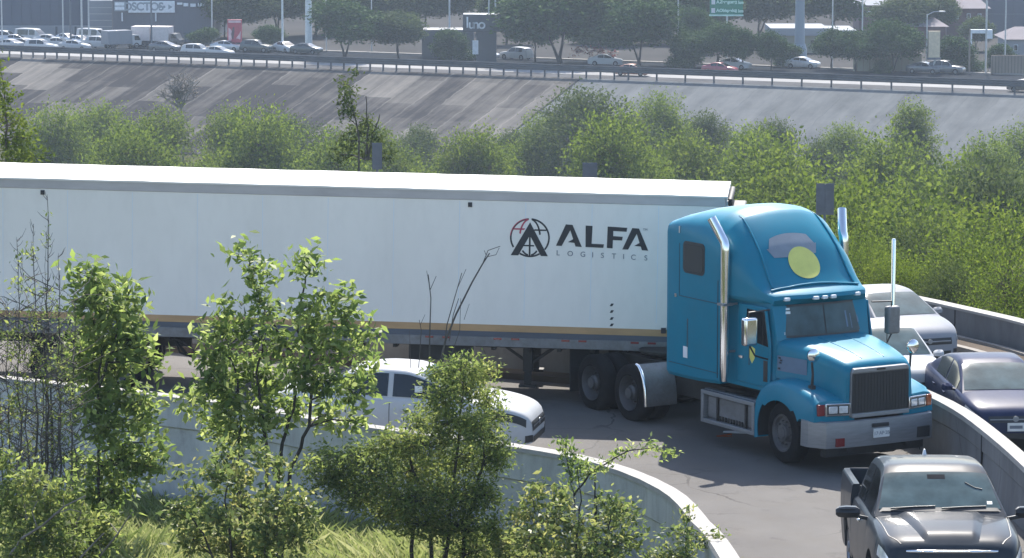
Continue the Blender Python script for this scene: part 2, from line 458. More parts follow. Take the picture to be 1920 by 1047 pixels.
def wall(name, label, path, prof, cap, mw, mc):
    o = sweep(path, prof, road_z).build(name, mw, sm=30)
    tag(o, label, 'wall')
    sweep(path, cap, road_z).build('coping', mc, o, sm=30)
    d = 0.0; nxt = 1.0; ymax = max(z for _, z in prof); lo, hi = min(a for a, z in prof if z > .3), max(a for a, z in prof if z > .3)
    for a, b in zip(path, path[1:]):
        d += (b - a).length
        if d > nxt and 44 < b.y < 76 and -12 < b.x < 14:
            nxt = d + 3.6; t = (b - a).normalized(); n = Vector((-t.y, t.x, 0)); z = road_z(b.x, b.y)
            q = MB()
            for o_ in (lo - .004, hi - .02): q.beam(Vector((b.x, b.y, z - 1.0)) + n * (o_ + .012), Vector((b.x, b.y, z + ymax - .005)) + n * (o_ + .012), .03, .03, up=n) if o_ < 0 else None
            if q.v: q.build('joint', M['joint'], o)
    return o
# (path runs left to right / towards us; left of the path is the far side)
wall('retaining_wall', 'low grey curved concrete retaining wall in front of the trailer, behind the bushes', NEARW,
     [(-0.16, -1.6), (-0.16, 0.28), (-0.20, 0.31), (-0.20, 0.76), (0.04, 0.76), (0.04, -1.59)], [(-0.23, 0.762), (-0.215, 0.83), (0.045, 0.83), (0.06, 0.762)], M['concrete'], M['coping'])
wall('median_wall', 'curved pale concrete barrier wall between the truck and the navy sedan', MEDW,
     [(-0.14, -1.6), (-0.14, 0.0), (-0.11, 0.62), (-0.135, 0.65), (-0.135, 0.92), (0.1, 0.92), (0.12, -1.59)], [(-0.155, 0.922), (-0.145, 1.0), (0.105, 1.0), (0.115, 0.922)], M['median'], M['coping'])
wall('parapet_wall', 'dark stained concrete parapet behind the white sedan, in front of the green thicket', PARW,
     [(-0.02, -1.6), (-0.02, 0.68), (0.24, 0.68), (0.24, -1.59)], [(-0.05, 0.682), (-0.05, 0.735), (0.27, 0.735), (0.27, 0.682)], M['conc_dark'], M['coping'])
def strip(name, pa, pb, m, dz=0.0, n=14, skirt=True):
    """road surface between two plan paths"""
    k = 90
    def samp(path, t):
        L = [0]
        for a, b in zip(path, path[1:]): L.append(L[-1] + (b - a).length)
        s = t * L[-1]
        for i in range(len(path) - 1):
            if s <= L[i+1]: return path[i].lerp(path[i+1], (s - L[i]) / max(1e-6, L[i+1] - L[i]))
        return path[-1]
    mb = MB(); rows = []
    for i in range(k + 1):
        a, b = samp(pa, i / k), samp(pb, i / k)
        rows.append([(p.x, p.y, road_z(p.x, p.y) + dz) for p in [a.lerp(b, j / n) for j in range(n + 1)]])
    mb.grid(rows)
    return tag(mb.build(name, m, sm=60), kind='structure')
strip('road', NEARW, MEDW, M['road'])
strip('road', MEDW, PARW, M['road'], 0.0)
# dusty verge with a pale kerb in front of the parapet
o = sweep(PARW, [(-0.85, -0.2), (-0.85, 0.14), (-0.72, 0.15), (-0.72, -0.2)], road_z).build('kerb', M['kerb'], sm=30); tag(o, kind='structure')
o = sweep(PARW, [(-0.72, -0.2), (-0.72, 0.142), (-0.021, 0.15), (-0.021, -0.2)], road_z).build('verge', M['ledge'], sm=30); tag(o, kind='structure')
o = sweep(PARW, [(-0.30, 0.10), (-0.30, 0.20), (-0.18, 0.20), (-0.18, 0.10)], road_z).build('kerb', M['kerb'], sm=30); tag(o, kind='structure')
medk = cr_path([(-40, 82), (-14, 72.4), (-6, 68.9), (0.92, 66.25), (3.6, 65.0)])
o = sweep(medk, [(-0.62, -0.2), (-0.62, 0.12), (-0.145, 0.13), (-0.145, -0.2)], road_z).build('verge', M['ledge'], sm=30); tag(o, kind='structure')

# ---- concrete river embankment
def emb_mat(name, dark, light, old=True):
    m = bpy.data.materials.new(name); m.use_nodes = True
    nt = m.node_tree; L = nt.links; bs = nt.nodes['Principled BSDF']; bs.inputs['Roughness'].default_value = 0.9; bs.inputs['Specular IOR Level'].default_value = 0.0
    tc = node(nt, 'ShaderNodeTexCoord'); sp = node(nt, 'ShaderNodeSeparateXYZ'); L.new(tc.outputs['Object'], sp.inputs[0])
    def mth(op, a, b=None, c=None):
        n = node(nt, 'ShaderNodeMath', operation=op)
        for i, v in enumerate((a, b, c)):
            if v is None: continue
            if isinstance(v, (int, float)): n.inputs[i].default_value = v
            else: L.new(v, n.inputs[i])
        return n.outputs[0]
    nd = node(nt, 'ShaderNodeTexNoise', Scale=0.5, Detail=4.0); L.new(tc.outputs['Object'], nd.inputs['Vector'])
    u = mth('DIVIDE', mth('ADD', sp.outputs[0], mth('MULTIPLY', mth('SUBTRACT', nd.outputs[0], 0.5), 0.9)), 3.8); fu = mth('FLOOR', u)
    wn = node(nt, 'ShaderNodeTexWhiteNoise', noise_dimensions='1D'); L.new(fu, wn.inputs['W'])
    row = mth('FLOOR', mth('ADD', mth('DIVIDE', sp.outputs[1], 8.5), mth('MULTIPLY', wn.outputs[0], 2.0)))
    cb = node(nt, 'ShaderNodeCombineXYZ'); L.new(fu, cb.inputs[0]); L.new(row, cb.inputs[1])
    w2 = node(nt, 'ShaderNodeTexWhiteNoise', noise_dimensions='2D'); L.new(cb.outputs[0], w2.inputs['Vector'])
    mp = node(nt, 'ShaderNodeMapping'); mp.inputs['Scale'].default_value = (0.9, 0.05, 1) if old else (0.42, 0.075, 1); L.new(tc.outputs['Object'], mp.inputs[0])
    st = node(nt, 'ShaderNodeTexNoise', Scale=1.0, Detail=6.0, Roughness=0.65); L.new(mp.outputs[0], st.inputs['Vector'])
    bl = node(nt, 'ShaderNodeTexNoise', Scale=0.16, Detail=5.0, Roughness=0.7); L.new(tc.outputs['Object'], bl.inputs['Vector'])
    pan = mth('POWER', w2.outputs[0], 3.4 if old else 1.0)
    v = mth('ADD', mth('MULTIPLY', pan, 0.78 if old else 0.12), mth('MULTIPLY', mth('SUBTRACT', st.outputs[0], 0.5), 1.5 if old else 1.3))
    v = mth('ADD', v, mth('MULTIPLY', mth('SUBTRACT', bl.outputs[0], 0.5), 1.1 if old else 0.9))
    fr = mth('FRACT', u)
    if old:
        # paler towards the newer slab on the right; pale joints
        g = mth('MULTIPLY', mth('SUBTRACT', sp.outputs[0], 52.0), 0.010)
        v = mth('ADD', v, mth('MAXIMUM', g, 0.0))
        jt = mth('MULTIPLY', mth('LESS_THAN', fr, 0.06), mth('MULTIPLY', st.outputs[0], 0.55))
        v = mth('ADD', v, jt)
    else:
        v = mth('ADD', v, 0.45)
        jt = mth('MULTIPLY', mth('LESS_THAN', fr, 0.03), -0.15)
        v = mth('ADD', v, jt)
    rp = node(nt, 'ShaderNodeValToRGB'); e = rp.color_ramp.elements
    e[0].position, e[0].color = 0.0, (*dark, 1); e[1].position, e[1].color = 1.0, (*light, 1)
    L.new(v, rp.inputs[0]); L.new(rp.outputs[0], bs.inputs['Base Color'])
    return m
def emb_piece(name, a0, a1, m):
    q1, sl = 32.0, 0.27
    mb = MB(); na = max(2, int((a1 - a0) / 3))
    rows = []
    rows = [[(a0 + (a1 - a0) * i / na, t, 0) for i in range(na + 1)] for t in (0, 4, 8, 12, 16, 20, 24, 28, q1)]
    mb.grid(rows)
    o = mb.build(name, m)
    sd = Vector((-FN.x, -FN.y, -sl)).normalized()
    X, Y = Vector((FD.x, FD.y, 0)), sd; Z = X.cross(Y)
    if Z.z < 0: Z = -Z
    Mx = Matrix((X, Y, Z)).transposed().to_4x4(); Mx.translation = fpt(0, 0, 0.0)
    o.matrix_world = Mx
    return tag(o, kind='structure')
JA = 86.2
emb_piece('embankment', -60, JA - 0.15, emb_mat('old stained slope paving', (0.036, 0.034, 0.0345), (0.155, 0.146, 0.133)))
emb_piece('embankment', JA + 0.15, 260, emb_mat('newer slope paving', (0.058, 0.063, 0.065), (0.158, 0.165, 0.168), False))
def flat(name, a0, a1, q0, q1, m, z0=0.0, z1=None):
    mb = MB(); z1 = z0 if z1 is None else z1
    n = 40
    mb.grid([[fpt(a0 + (a1 - a0) * i / n, q, z) for i in range(n + 1)] for q, z in ((q0, z0), (q1, z1))])
    return tag(mb.build(name, m), kind='structure')
M['apron'] = mat('concrete apron', (0.080, 0.080, 0.082), 0.9, spec=0.0, var=0.15, scale=0.25, world=True)
flat('apron', -60, 260, 0.0, 5.0, M['apron'], 0.004)
flat('shoulder', -60, 260, 5.0, 9.6, M['shoulder'], 0.03)
flat('highway', -60, 260, 9.6, 27.5, M['asphalt'], 0.05)
mb = MB(); mb.loft([[fpt(a, 27.5, -.1), fpt(a, 27.5, 0.22), fpt(a, 28.3, 0.22), fpt(a, 28.3, -.1)] for a in range(-60, 261, 20)])
tag(mb.build('kerb', M['kerb']), kind='structure')
mb = MB()
mb.grid([[fpt(a, q, 0.05) for a in range(-60, 261, 20)] for q in (28.3, 60, 110, 170)])
tag(mb.build('car_park', M['lot']), kind='structure')
# the joint strip between old and new paving
mb = MB()
sd = Vector((-FN.x, -FN.y, -0.27)).normalized()
p0, p1 = fpt(JA, 0, 0.02), fpt(JA, 0, 0.02) + sd * 32
mb.beam(p0, p1, 0.30, 0.05)
tag(mb.build('embankment_joint', M['joint']), kind='structure')

# ---- guardrail along the highway
gr = thing('guardrail', 'long dark steel guardrail along the top of the concrete embankment', 'guardrail', fpt(20, 0.3))
def rel(root, p): return Vector(p) - Vector(root.location)
mb = MB()
prof = [(0.0, 0.80), (-0.06, 0.88), (-0.06, 1.0), (0.0, 1.08), (-0.06, 1.16), (-0.06, 1.28), (0.0, 1.36), (-0.06, 1.44), (-0.06, 1.52), (0.0, 1.58), (0.03, 1.58), (0.03, 0.80)]
mb.loft([[rel(gr, fpt(a, 0.3 + o, z)) for o, z in prof] for a in (-40, 40, 120, 200)])
mb.build('rail', M['darksteel'], gr, sm=30)
pm = MB(); pm.bx(-0.09, 0.09, -0.09, 0.09, -0.3, 1.5)
post0 = None
a = -14.0; k = 0
while a < 158:
    if post0 is None: post0 = o = pm.build('post', M['darksteel'], gr, bevel=0.01)
    else:
        o = post0.copy(); COL.objects.link(o); o.parent = gr
    o.location = rel(gr, fpt(a, 0.42)); o.rotation_euler = (0, rnd.uniform(-.03, .03), math.atan2(FD.y, FD.x))
    a += 1.9 if a < 92 else 3.8
# ================================================================= TRACTOR UNIT
TYAW = R_(60.04)
truck = thing('semi_tractor', 'turquoise blue semi tractor with a yellow disc on its tall sloped sleeper roof', 'truck',
              (2.827, 62.773, -0.06), (0, 0, -TYAW))
_wc = {}
def wheel(parent, x, y, z, r=0.52, w=0.29, side=-1, dual=False, deep=0.06, rim=None, spokes=10, key='t', name='wheel', steer=0.0, hub=True):
    """tyre with its rim as a child; side = direction of the outer face"""
    k = (key, side, dual)
    if k in _wc:
        t = _wc[k].copy(); COL.objects.link(t); t.parent = parent
        for ch in _wc[k].children:
            c = ch.copy(); COL.objects.link(c); c.parent = t
    else:
        mb = MB()
        def tyre(o):
            a, b = o, o - side * w
            pr = [(r*0.60, a - side*0.03), (r*0.64, a), (r*0.86, a), (r*0.96, a - side*w*0.07), (r, a - side*w*0.16),
                  (r, b + side*w*0.16), (r*0.96, b + side*w*0.07), (r*0.86, b), (r*0.6, b)]
            mb.lathe(pr, (0, 0, 0), 'y', 36)
        tyre(0)
        if dual: tyre(-side * (w + 0.05))
        t = mb.build(name, M['rubber'], parent, sm=40)
        rb = MB(); s = -side
        rb.lathe([(r*0.62, s*0.0), (r*0.60, s*0.02), (r*0.55, s*deep), (r*0.50, s*(deep+.05)), (r*0.30, s*(deep+.05)), (r*0.27, s*deep*0.4), (r*0.20, s*deep*0.2), (r*0.19, -s*0.01), (0.0, -s*0.015)], (0, 0, 0), 'y', 30)
        for i in range(spokes):
            a = 2*math.pi*i/spokes
            rb.tube([(math.cos(a)*r*0.39, s*(deep+.05), math.sin(a)*r*0.39), (math.cos(a)*r*0.39, s*(deep+.0), math.sin(a)*r*0.39)], r*0.035, 6)
        rb.build('rim', rim or M['rim'], t, sm=35)
        _wc[k] = t
    t.location = (x, y, z); t.rotation_euler = (0, rnd.uniform(0, 6), steer)
    return t
# chassis
mb = MB()
for sy in (-0.43, 0.43): mb.bx(-1.25, 6.3, sy - 0.05, sy + 0.05, 0.78, 1.02)
for sx in (-1.2, -0.65, 0.0, 0.65, 1.6, 2.6, 3.6, 4.6, 5.4, 6.2): mb.bx(sx - 0.06, sx + 0.06, -0.38, 0.38, 0.8, 0.98)
for sx in (-0.65, 0.65, 5.4): mb.tube([(sx, -0.9, 0.52), (sx, 0.9, 0.52)], 0.09, 10)
for sx in (-0.65, 0.65): mb.lathe([(0.0, -.2), (.2, -.15), (.22, 0), (.2, .15), (0, .2)], (sx, 0, 0.52), 'y', 16)
mb.bx(-0.8, 0.8, -0.4, -0.25, 0.98, 1.0); mb.bx(1.3, 4.6, -0.6, 0.6, 0.55, 0.9)
mb.build('chassis', M['frame'], truck, bevel=0.01)
mb = MB(); mb.lathe([(0, 1.06), (0.45, 1.07), (0.5, 1.10), (0.5, 1.14), (0, 1.15)], (0, 0, 0), 'z', 28)
mb.build('fifth_wheel', M['frame'], truck, sm=30)
for sx in (-0.65, 0.65):
    wheel(truck, sx, -1.22, 0.52, side=-1, dual=True, deep=0.16, key='drive')
    wheel(truck, sx, 1.22, 0.52, side=1, dual=True, deep=0.16, key='drive')
wheel(truck, 5.4, -1.13, 0.52, side=-1, deep=0.02, key='steer', steer=R_(-4))
wheel(truck, 5.4, 1.13, 0.52, side=1, deep=0.02, key='steer', steer=R_(-4))
# quarter fenders ahead of the drive wheels and mud flaps behind
for sy, nm in ((-1, 'a'), (1, 'b')):
    mb = MB(); ring = []
    pts = [(0.98, 1.08), (1.06, 1.06), (1.15, 0.97), (1.22, 0.84), (1.27, 0.68), (1.29, 0.50), (1.30, 0.36)]
    y0, y1 = sy * 1.26, sy * 0.60
    mb.loft([[(x, y0, z), (x, y1, z), (x + .012, y1, z + .012), (x + .012, y0, z + .012)] for x, z in pts])
    f = mb.build('quarter_fender', M['alu_dull'], truck, sm=50)
    mb = MB(); mb.tube([(x + .006, y0, z + .006) for x, z in pts], 0.032, 8); mb.build('fender_lip', M['chrome'], f, sm=50)
    mb = MB(); mb.bx(-1.36, -1.34, min(sy*1.25, sy*.62), max(sy*1.25, sy*.62), 0.26, 1.10)
    mb.build('mud_flap', M['black'], truck)
# ---- sleeper and roof cap: one shell
#  s, half width, bottom, start of rounding, crest
SH = [(1.88, 1.19, 1.06, 3.58, 3.78), (1.93, 1.21, 1.05, 3.62, 3.84), (2.15, 1.22, 1.05, 3.60, 3.93), (2.5, 1.22, 1.05, 3.52, 4.03), (2.9, 1.22, 1.06, 3.42, 4.10),
      (3.3, 1.22, 1.08, 3.26, 4.12), (3.58, 1.215, 1.10, 3.14, 4.07), (3.60, 1.21, 1.11, 3.13, 4.065), (3.62, 1.20, 2.62, 3.12, 4.06), (3.8, 1.18, 2.62, 3.03, 3.94), (4.0, 1.155, 2.62, 2.96, 3.77),
      (4.2, 1.125, 2.62, 2.90, 3.55), (4.4, 1.09, 2.62, 2.86, 3.28), (4.55, 1.065, 2.62, 2.83, 3.07), (4.66, 1.045, 2.62, 2.815, 2.94), (4.73, 1.035, 2.62, 2.80, 2.865), (4.80, 1.02, 2.62, 2.775, 2.835), (4.92, 1.00, 2.61, 2.745, 2.80),
      (4.98, 0.975, 2.605, 2.71, 2.765), (5.005, 0.95, 2.60, 2.66, 2.70)]
def shp(s):
    n = len(SH)
    if s <= SH[0][0]: return SH[0][1:]
    for a, b in zip(SH, SH[1:]):
        if s <= b[0]:
            t = (s - a[0]) / (b[0] - a[0]); return tuple(a[i] + (b[i] - a[i]) * t for i in range(1, 5))
    return SH[-1][1:]
def shexp(s): return lut([(1.9, 3.2), (3.0, 2.7), (4.0, 2.5), (4.6, 3.0), (5.0, 4.0)], s)
def shring(s):
    w, zb, zs, zt = shp(s); e = shexp(s)
    half = [(w * 0.97, zb), (w, zb + min(0.06, (zs - zb) * .3)), (w, zb + (zs - zb) * 0.5), (w, zs)]
    for k in range(1, 11):
        a = math.pi / 2 * k / 10
        half.append((w * math.cos(a) ** (2 / e) if k < 10 else 0.0, zs + (zt - zs) * math.sin(a) ** (2 / e)))
    bow = 0.0
    if s > 4.2: bow = 0.16 * min(1, (s - 4.2) / 0.8)
    def X(y): return s - bow * (y / 1.0) ** 2
    r = [(X(y), -y, z) for y, z in half]
    return r + [(X(y), y, z) for y, z in half[-2::-1]]
def shz(s0, y):
    """height of the roof shell above plan point (s0, y)"""
    bow = 0.16 * max(0, min(1, (s0 - 4.2) / 0.8)); s = s0 + bow * y * y
    w, zb, zs, zt = shp(s); e = shexp(s); q = min(0.999, abs(y) / w)
    return zs + (zt - zs) * (1 - q ** e) ** (1 / e)
mb = MB()
ss = [a[0] for a in SH]; ext = []
for a, b in zip(ss, ss[1:]):
    ext.append(a)
    if b - a > 0.12:
        k = int((b - a) / 0.07); ext += [a + (b - a) * i / k for i in range(1, k)]
ext.append(ss[-1])
mb.loft([shring(s) for s in ext])
sleeper = mb.build('sleeper_cab', M['teal'], truck, sm=28)
def shell_patch(name, f, nu, nv, m, parent, lift=0.006):
    """patch lying on the roof shell; f(u, v) -> (s, y)"""
    rows = []
    for i in range(nu + 1):
        row = []
        for j in range(nv + 1):
            s, y = f(i / nu, j / nv); row.append((s + lift * 0.7, y, shz(s, y) + lift))
        rows.append(row)
    mb = MB(); mb.grid(rows); return mb.build(name, m, parent, sm=60)
CS, CY, CR = 4.44, -0.05, 0.305       # the disc on the slope
shell_patch('sun_disc', lambda u, v: (CS + CR * 0.62 * u * math.sin(2*math.pi*v) , CY + CR * u * math.cos(2*math.pi*v)), 6, 40, M['yellow'], sleeper, 0.012)
shell_patch('skylight', lambda u, v: (lut([(0, 4.06), (1, 4.36)], u) + 0.03 * (2*v-1)**2 * (1 if u > .5 else -1) * -1, (v - 0.5) * lut([(0, 0.76), (.6, 1.02), (1, .86)], u) - 0.16), 10, 24, M['glass_grey'], sleeper, 0.008)
# raised lip round the front panel of the cap and the drip line
for sgn in (-1, 1):
    pts = []
    for i in range(24):
        t = i / 23; s = 3.45 + t * 1.20; y = sgn * (0.74 + 0.10 * t); pts.append((s + 0.01, y, shz(s, y) + 0.004))
    mb = MB(); mb.tube(pts, [0.004 + 0.016 * smooth(i / 8) for i in range(24)], 6); mb.build('roof_ridge', M['teal'], sleeper, sm=60)
pts = []
for i in range(31):
    y = -0.9 + 1.8 * i / 30; s = 4.70; pts.append((s + .01, y, shz(s, y) + 0.01))
mb = MB(); mb.tube(pts, 0.018, 6); mb.build('roof_ridge', M['teal'], sleeper, sm=60)
# sleeper window, seams, vents
mb = MB()
def rrect(x0, x1, z0, z1, r, n=5):
    out = []
    for cx, cz, a0 in ((x1-r, z1-r, 0), (x0+r, z1-r, 90), (x0+r, z0+r, 180), (x1-r, z0+r, 270)):
        for k in range(n + 1):
            a = R_(a0 + 90 * k / n); out.append((cx + r*math.cos(a), cz + r*math.sin(a)))
    return out
for sy in (-1, 1):
    mb = MB(); mb.prism(rrect(2.44, 3.13, 2.92, 3.48, 0.10), sy*1.2, sy*1.226, 'y')
    w = mb.build('sleeper_window', M['black'], sleeper, sm=30)
    mb = MB(); mb.prism(rrect(2.49, 3.08, 2.97, 3.43, 0.08), sy*1.21, sy*1.232, 'y'); mb.build('pane', M['glass'], w, sm=30)
mb = MB()
mb.bx(2.32, 2.335, -1.224, -1.2, 2.5, 3.42); mb.bx(2.32, 3.55, -1.224, -1.2, 2.49, 2.502)
mb.bx(3.54, 3.555, -1.224, -1.2, 1.2, 2.9); mb.bx(2.0, 3.58, -1.224, -1.2, 1.28, 1.29)
mb.build('panel_seam', M['teal_dark'], sleeper)
for bb in ((2.20, 2.26, -1.24, -1.2, 2.46, 2.52), (2.60, 2.62, -1.236, -1.2, 1.62, 2.12), (2.32, 2.35, -1.235, -1.2, 3.60, 3.72)):
    mb = MB(); mb.bx(*bb); mb.build('latch', M['chrome'], sleeper)
mb = MB(); mb.bx(2.47, 2.60, -1.228, -1.2, 1.42, 1.62); mb.build('sticker', M['sticker'], sleeper)
# ---- cab box with doors
mb = MB()
def cabring(x, zb, w, zt): return [(x, -w, zb), (x, -w - .005, (zb+zt)/2 - .3), (x, -w + 0.05, zt), (x, w - 0.05, zt), (x, w + .005, (zb+zt)/2 - .3), (x, w, zb)]
mb.loft([cabring(3.60, 1.12, 1.06, 2.66), cabring(4.80, 1.12, 1.03, 2.66), cabring(4.86, 1.12, 1.02, 2.55), cabring(4.97, 1.12, 1.0, 2.02), cabring(5.0, 1.12, 0.99, 1.5)])
cab = mb.build('cab', M['teal'], truck, bevel=0.04, seg=3)
for sy in (-1, 1):
    y0, y1 = sy * 1.03, sy * 1.066
    mb = MB(); mb.prism([(3.94, 1.20), (4.93, 1.20), (4.93, 1.95), (4.79, 2.56), (3.98, 2.56), (3.94, 2.4)], y0, y1, 'y')
    dr = mb.build('door', M['teal'], truck, bevel=0.015)
    mb = MB(); mb.prism([(4.17, 1.96), (4.88, 1.90), (4.76, 2.49), (4.22, 2.49)], sy*1.03, sy*1.072, 'y'); mb.build('door_window', M['glass'], dr, bevel=0.01)
    mb = MB(); mb.bx(4.72, 4.735, min(sy*1.03, sy*1.078), max(sy*1.03, sy*1.078), 1.92, 2.5); mb.build('window_divider', M['black'], dr)
    mb = MB(); mb.bx(4.0, 4.14, min(sy*1.06, sy*1.1), max(sy*1.06, sy*1.1), 1.62, 1.66); mb.build('handle', M['chrome'], dr)
    mb = MB(); mb.prism([(4.30, 1.82), (4.39, 1.85), (4.48, 1.82), (4.47, 1.66), (4.39, 1.56), (4.31, 1.66)], sy*1.05, sy*1.070, 'y'); mb.build('emblem', M['yellow'], dr)
    mb = MB(); mb.bx(4.74, 4.86, min(sy*1.05, sy*1.072), max(sy*1.05, sy*1.072), 1.30, 1.66); mb.build('door_vent', M['black'], dr)
# windscreen: two panes either side of a divider, in a black surround
def wsp(u, v):
    """u across -1..1, v from cowl to header"""
    y = u * lut([(0, 0.93), (1, 0.87)], v)
    z = lut([(0, 2.05), (1, 2.60)], v)
    x = lut([(0, 5.06), (1, 4.93)], v) - 0.15 * (abs(u) ** 2.2)
    return Vector((x, y, z))
def patch(f, u0, u1, v0, v1, nu=10, nv=4, lift=0.0):
    rows = []
    for j in range(nv + 1):
        row = []
        for i in range(nu + 1):
            p = f(u0 + (u1 - u0) * i / nu, v0 + (v1 - v0) * j / nv); row.append((p.x + lift, p.y, p.z)) 
        rows.append(row)
    return rows
mb = MB(); mb.grid(patch(wsp, -1, 1, 0, 1, 24, 4, 0.0)); mb.build('windscreen_surround', M['black'], truck, sm=60)
for a, b in ((-0.95, -0.015), (0.015, 0.95)):
    mb = MB(); mb.grid(patch(wsp, a, b, 0.07, 0.93, 12, 5, 0.006)); wd = mb.build('windscreen', M['wind'], truck, sm=60)
    if a < -0.5:
        mb = MB()
        for (u0, u1, v0, v1) in ((-0.93, -0.72, .72, .80), (-0.93, -0.87, .45, .62), (-0.94, -0.91, .12, .42), (-0.93, -0.84, .10, .18), (-.91, -.73, .84, .90)):
            mb.grid(patch(wsp, u0, u1, v0, v1, 3, 2, 0.011))
        mb.build('sticker', M['paper'], wd)
    else:
        mb = MB()
        for (u0, u1, v0, v1) in ((0.80, 0.92, .3, .52), (0.50, 0.54, .2, .7), (0.62, .64, .15, .6)): mb.grid(patch(wsp, u0, u1, v0, v1, 3, 2, 0.011))
        mb.build('curtain', M['tint'], wd)
mb = MB()
for y in (-0.72, -0.18, 0.0, 0.18, 0.74): mb.bx(4.98 - 0.15*y*y, 5.05 - 0.15*y*y, y - 0.055, y + 0.055, 2.68, 2.735)
for y, i in zip((-0.72, -0.18, 0.0, 0.18, 0.74), range(5)):
    q = MB(); q.bx(4.95 - 0.16*y*y, 5.03 - 0.16*y*y, y - 0.055, y + 0.055, 2.67, 2.73); q.build('marker_light', M['sticker'], truck, bevel=0.015)
# ---- hood
HD = [(4.92, 0.97, 1.40, 2.06), (5.15, 0.94, 1.38, 2.055), (5.6, 0.86, 1.28, 2.01), (6.0, 0.79, 1.1, 1.95), (6.3, 0.735, 1.0, 1.885), (6.48, 0.70, 0.92, 1.83), (6.56, 0.68, 0.90, 1.78), (6.585, 0.665, 0.90, 1.72)]
def hring(s, w, zb, zt):
    half = [(w * 1.02, zb), (w * 1.01, zb + (zt - zb) * .5), (w, zt - 0.20), (w * 0.985, zt - 0.12), (w * 0.93, zt - 0.055), (w * 0.80, zt - 0.025), (w * 0.5, zt - 0.006), (0, zt)]
    return [(s, -y, z) for y, z in half] + [(s, y, z) for y, z in half[-2::-1]]
mb = MB()
tabs = [[(h[0], h[i]) for h in HD] for i in (1, 2, 3)]
sl_ = [4.92 + (6.56 - 4.92) * i / 24 for i in range(25)] + [6.585]
mb.loft([hring(s, *(crv(t, s) for t in tabs)) for s in sl_])
hood = mb.build('hood', M['teal'], truck, sm=40)
mb = MB()
for y in (-0.22, 0.22): mb.tube([(s, y * (1.25 - (s-5)/6), crv(tabs[2], s) - 0.004) for s in [5.2 + .1*i for i in range(13)]], 0.012, 6)
mb.build('crease', M['teal'], hood, sm=60)
for sy in (-1, 1):
    mb = MB(); mb.grid([[(s, sy * (crv(tabs[0], s) * 1.012 + 0.006), z) for s in (5.02, 5.25, 5.5, 5.72)] for z in (1.52, 1.64, 1.78)])
    dc = mb.build('hood_patch', M['tint'], hood)  # flat grey-blue patch set just off each hood side
    mb = MB()
    for (s, z) in ((5.07, 1.74), (5.11, 1.70), (5.09, 1.66), (5.06, 1.56)): mb.bx(s - .02, s + .03, *sorted((sy * (crv(tabs[0], s) * 1.012 + 0.004), sy * (crv(tabs[0], s) * 1.012 + 0.014))), z - .012, z + .015)
    mb.build('hood_mark', M['logo'], dc)
# fenders with arches
def arch(cx, cz, r, a0, a1, n=12): return [(cx + r*math.cos(R_(a0 + (a1-a0)*k/n)), cz + r*math.sin(R_(a0 + (a1-a0)*k/n))) for k in range(n + 1)]
for sy in (-1, 1):
    top = [(4.70, 0.34), (4.70, 0.8), (4.74, 1.08), (4.86, 1.24), (5.06, 1.35), (5.35, 1.42), (5.7, 1.405), (6.05, 1.34), (6.3, 1.28), (6.5, 1.23), (6.585, 1.19), (6.60, 1.05), (6.60, 0.86), (6.02, 0.86)]
    pr = top + arch(5.4, 0.54, 0.625, 25, 196, 18)
    mb = MB()
    rings = []
    for y, dz, sh in ((0.50, 0.0, 0), (1.0, 0.02, 0), (1.12, 0.0, 0), (1.185, -0.035, .012), (1.215, -0.09, .03)):
        rings.append([(x if x < 6.4 else x - max(0, (y - 0.6)) * 0.24, sy * y, z + (dz if z > 1.0 else 0)) for x, z in pr])
    mb.loft(rings)
    mb.build('fender', M['teal'], truck, sm=38)
    # headlamp cluster
    xf = lambda y: 6.612 - max(0, (y - 0.6)) * 0.24
    def hl(y0, y1, z0, z1, lift): return [(xf(y0) + lift, sy*y0, z0), (xf(y1) + lift, sy*y1, z0), (xf(y1) + lift, sy*y1, z1), (xf(y0) + lift, sy*y0, z1)]
    def slab(y0, y1, z0, z1, l0, l1, mb): mb.loft([hl(y0, y1, z0, z1, l0), hl(y0, y1, z0, z1, l1)]); return mb
    h = slab(0.60, 1.03, 0.955, 1.165, -0.03, 0.02, MB()).build('headlight', M['chrome'], truck, bevel=0.008)
    slab(0.63, 1.00, 0.985, 1.135, 0.0, 0.024, MB()).build('bezel', M['black'], h)
    for ya in (0.65, 0.83): slab(ya, ya + 0.15, 1.0, 1.12, 0.01, 0.034, MB()).build('lens', M['lens'], h, bevel=0.01)
    slab(1.045, 1.165, 0.965, 1.155, -0.04, 0.025, MB()).build('turn_signal', M['amber'] if sy > 0 else M['redlens'], truck, bevel=0.01)
    mb = MB(); mb.loft([[(x, sy * y_, z) for x, z in arch(5.4, 0.54, 0.62, 18, 194, 20)] for y_ in (0.58, 1.20)], closed=False, cap0=False, cap1=False); mb.build('wheel_arch_liner', M['black'], truck, sm=60)
    # wheel housing
    mb = MB(); mb.bx(4.9, 6.0, min(sy*.55, sy*.6), max(sy*.55, sy*.6), 0.5, 1.3); mb.build('wheel_well', M['black'], truck)
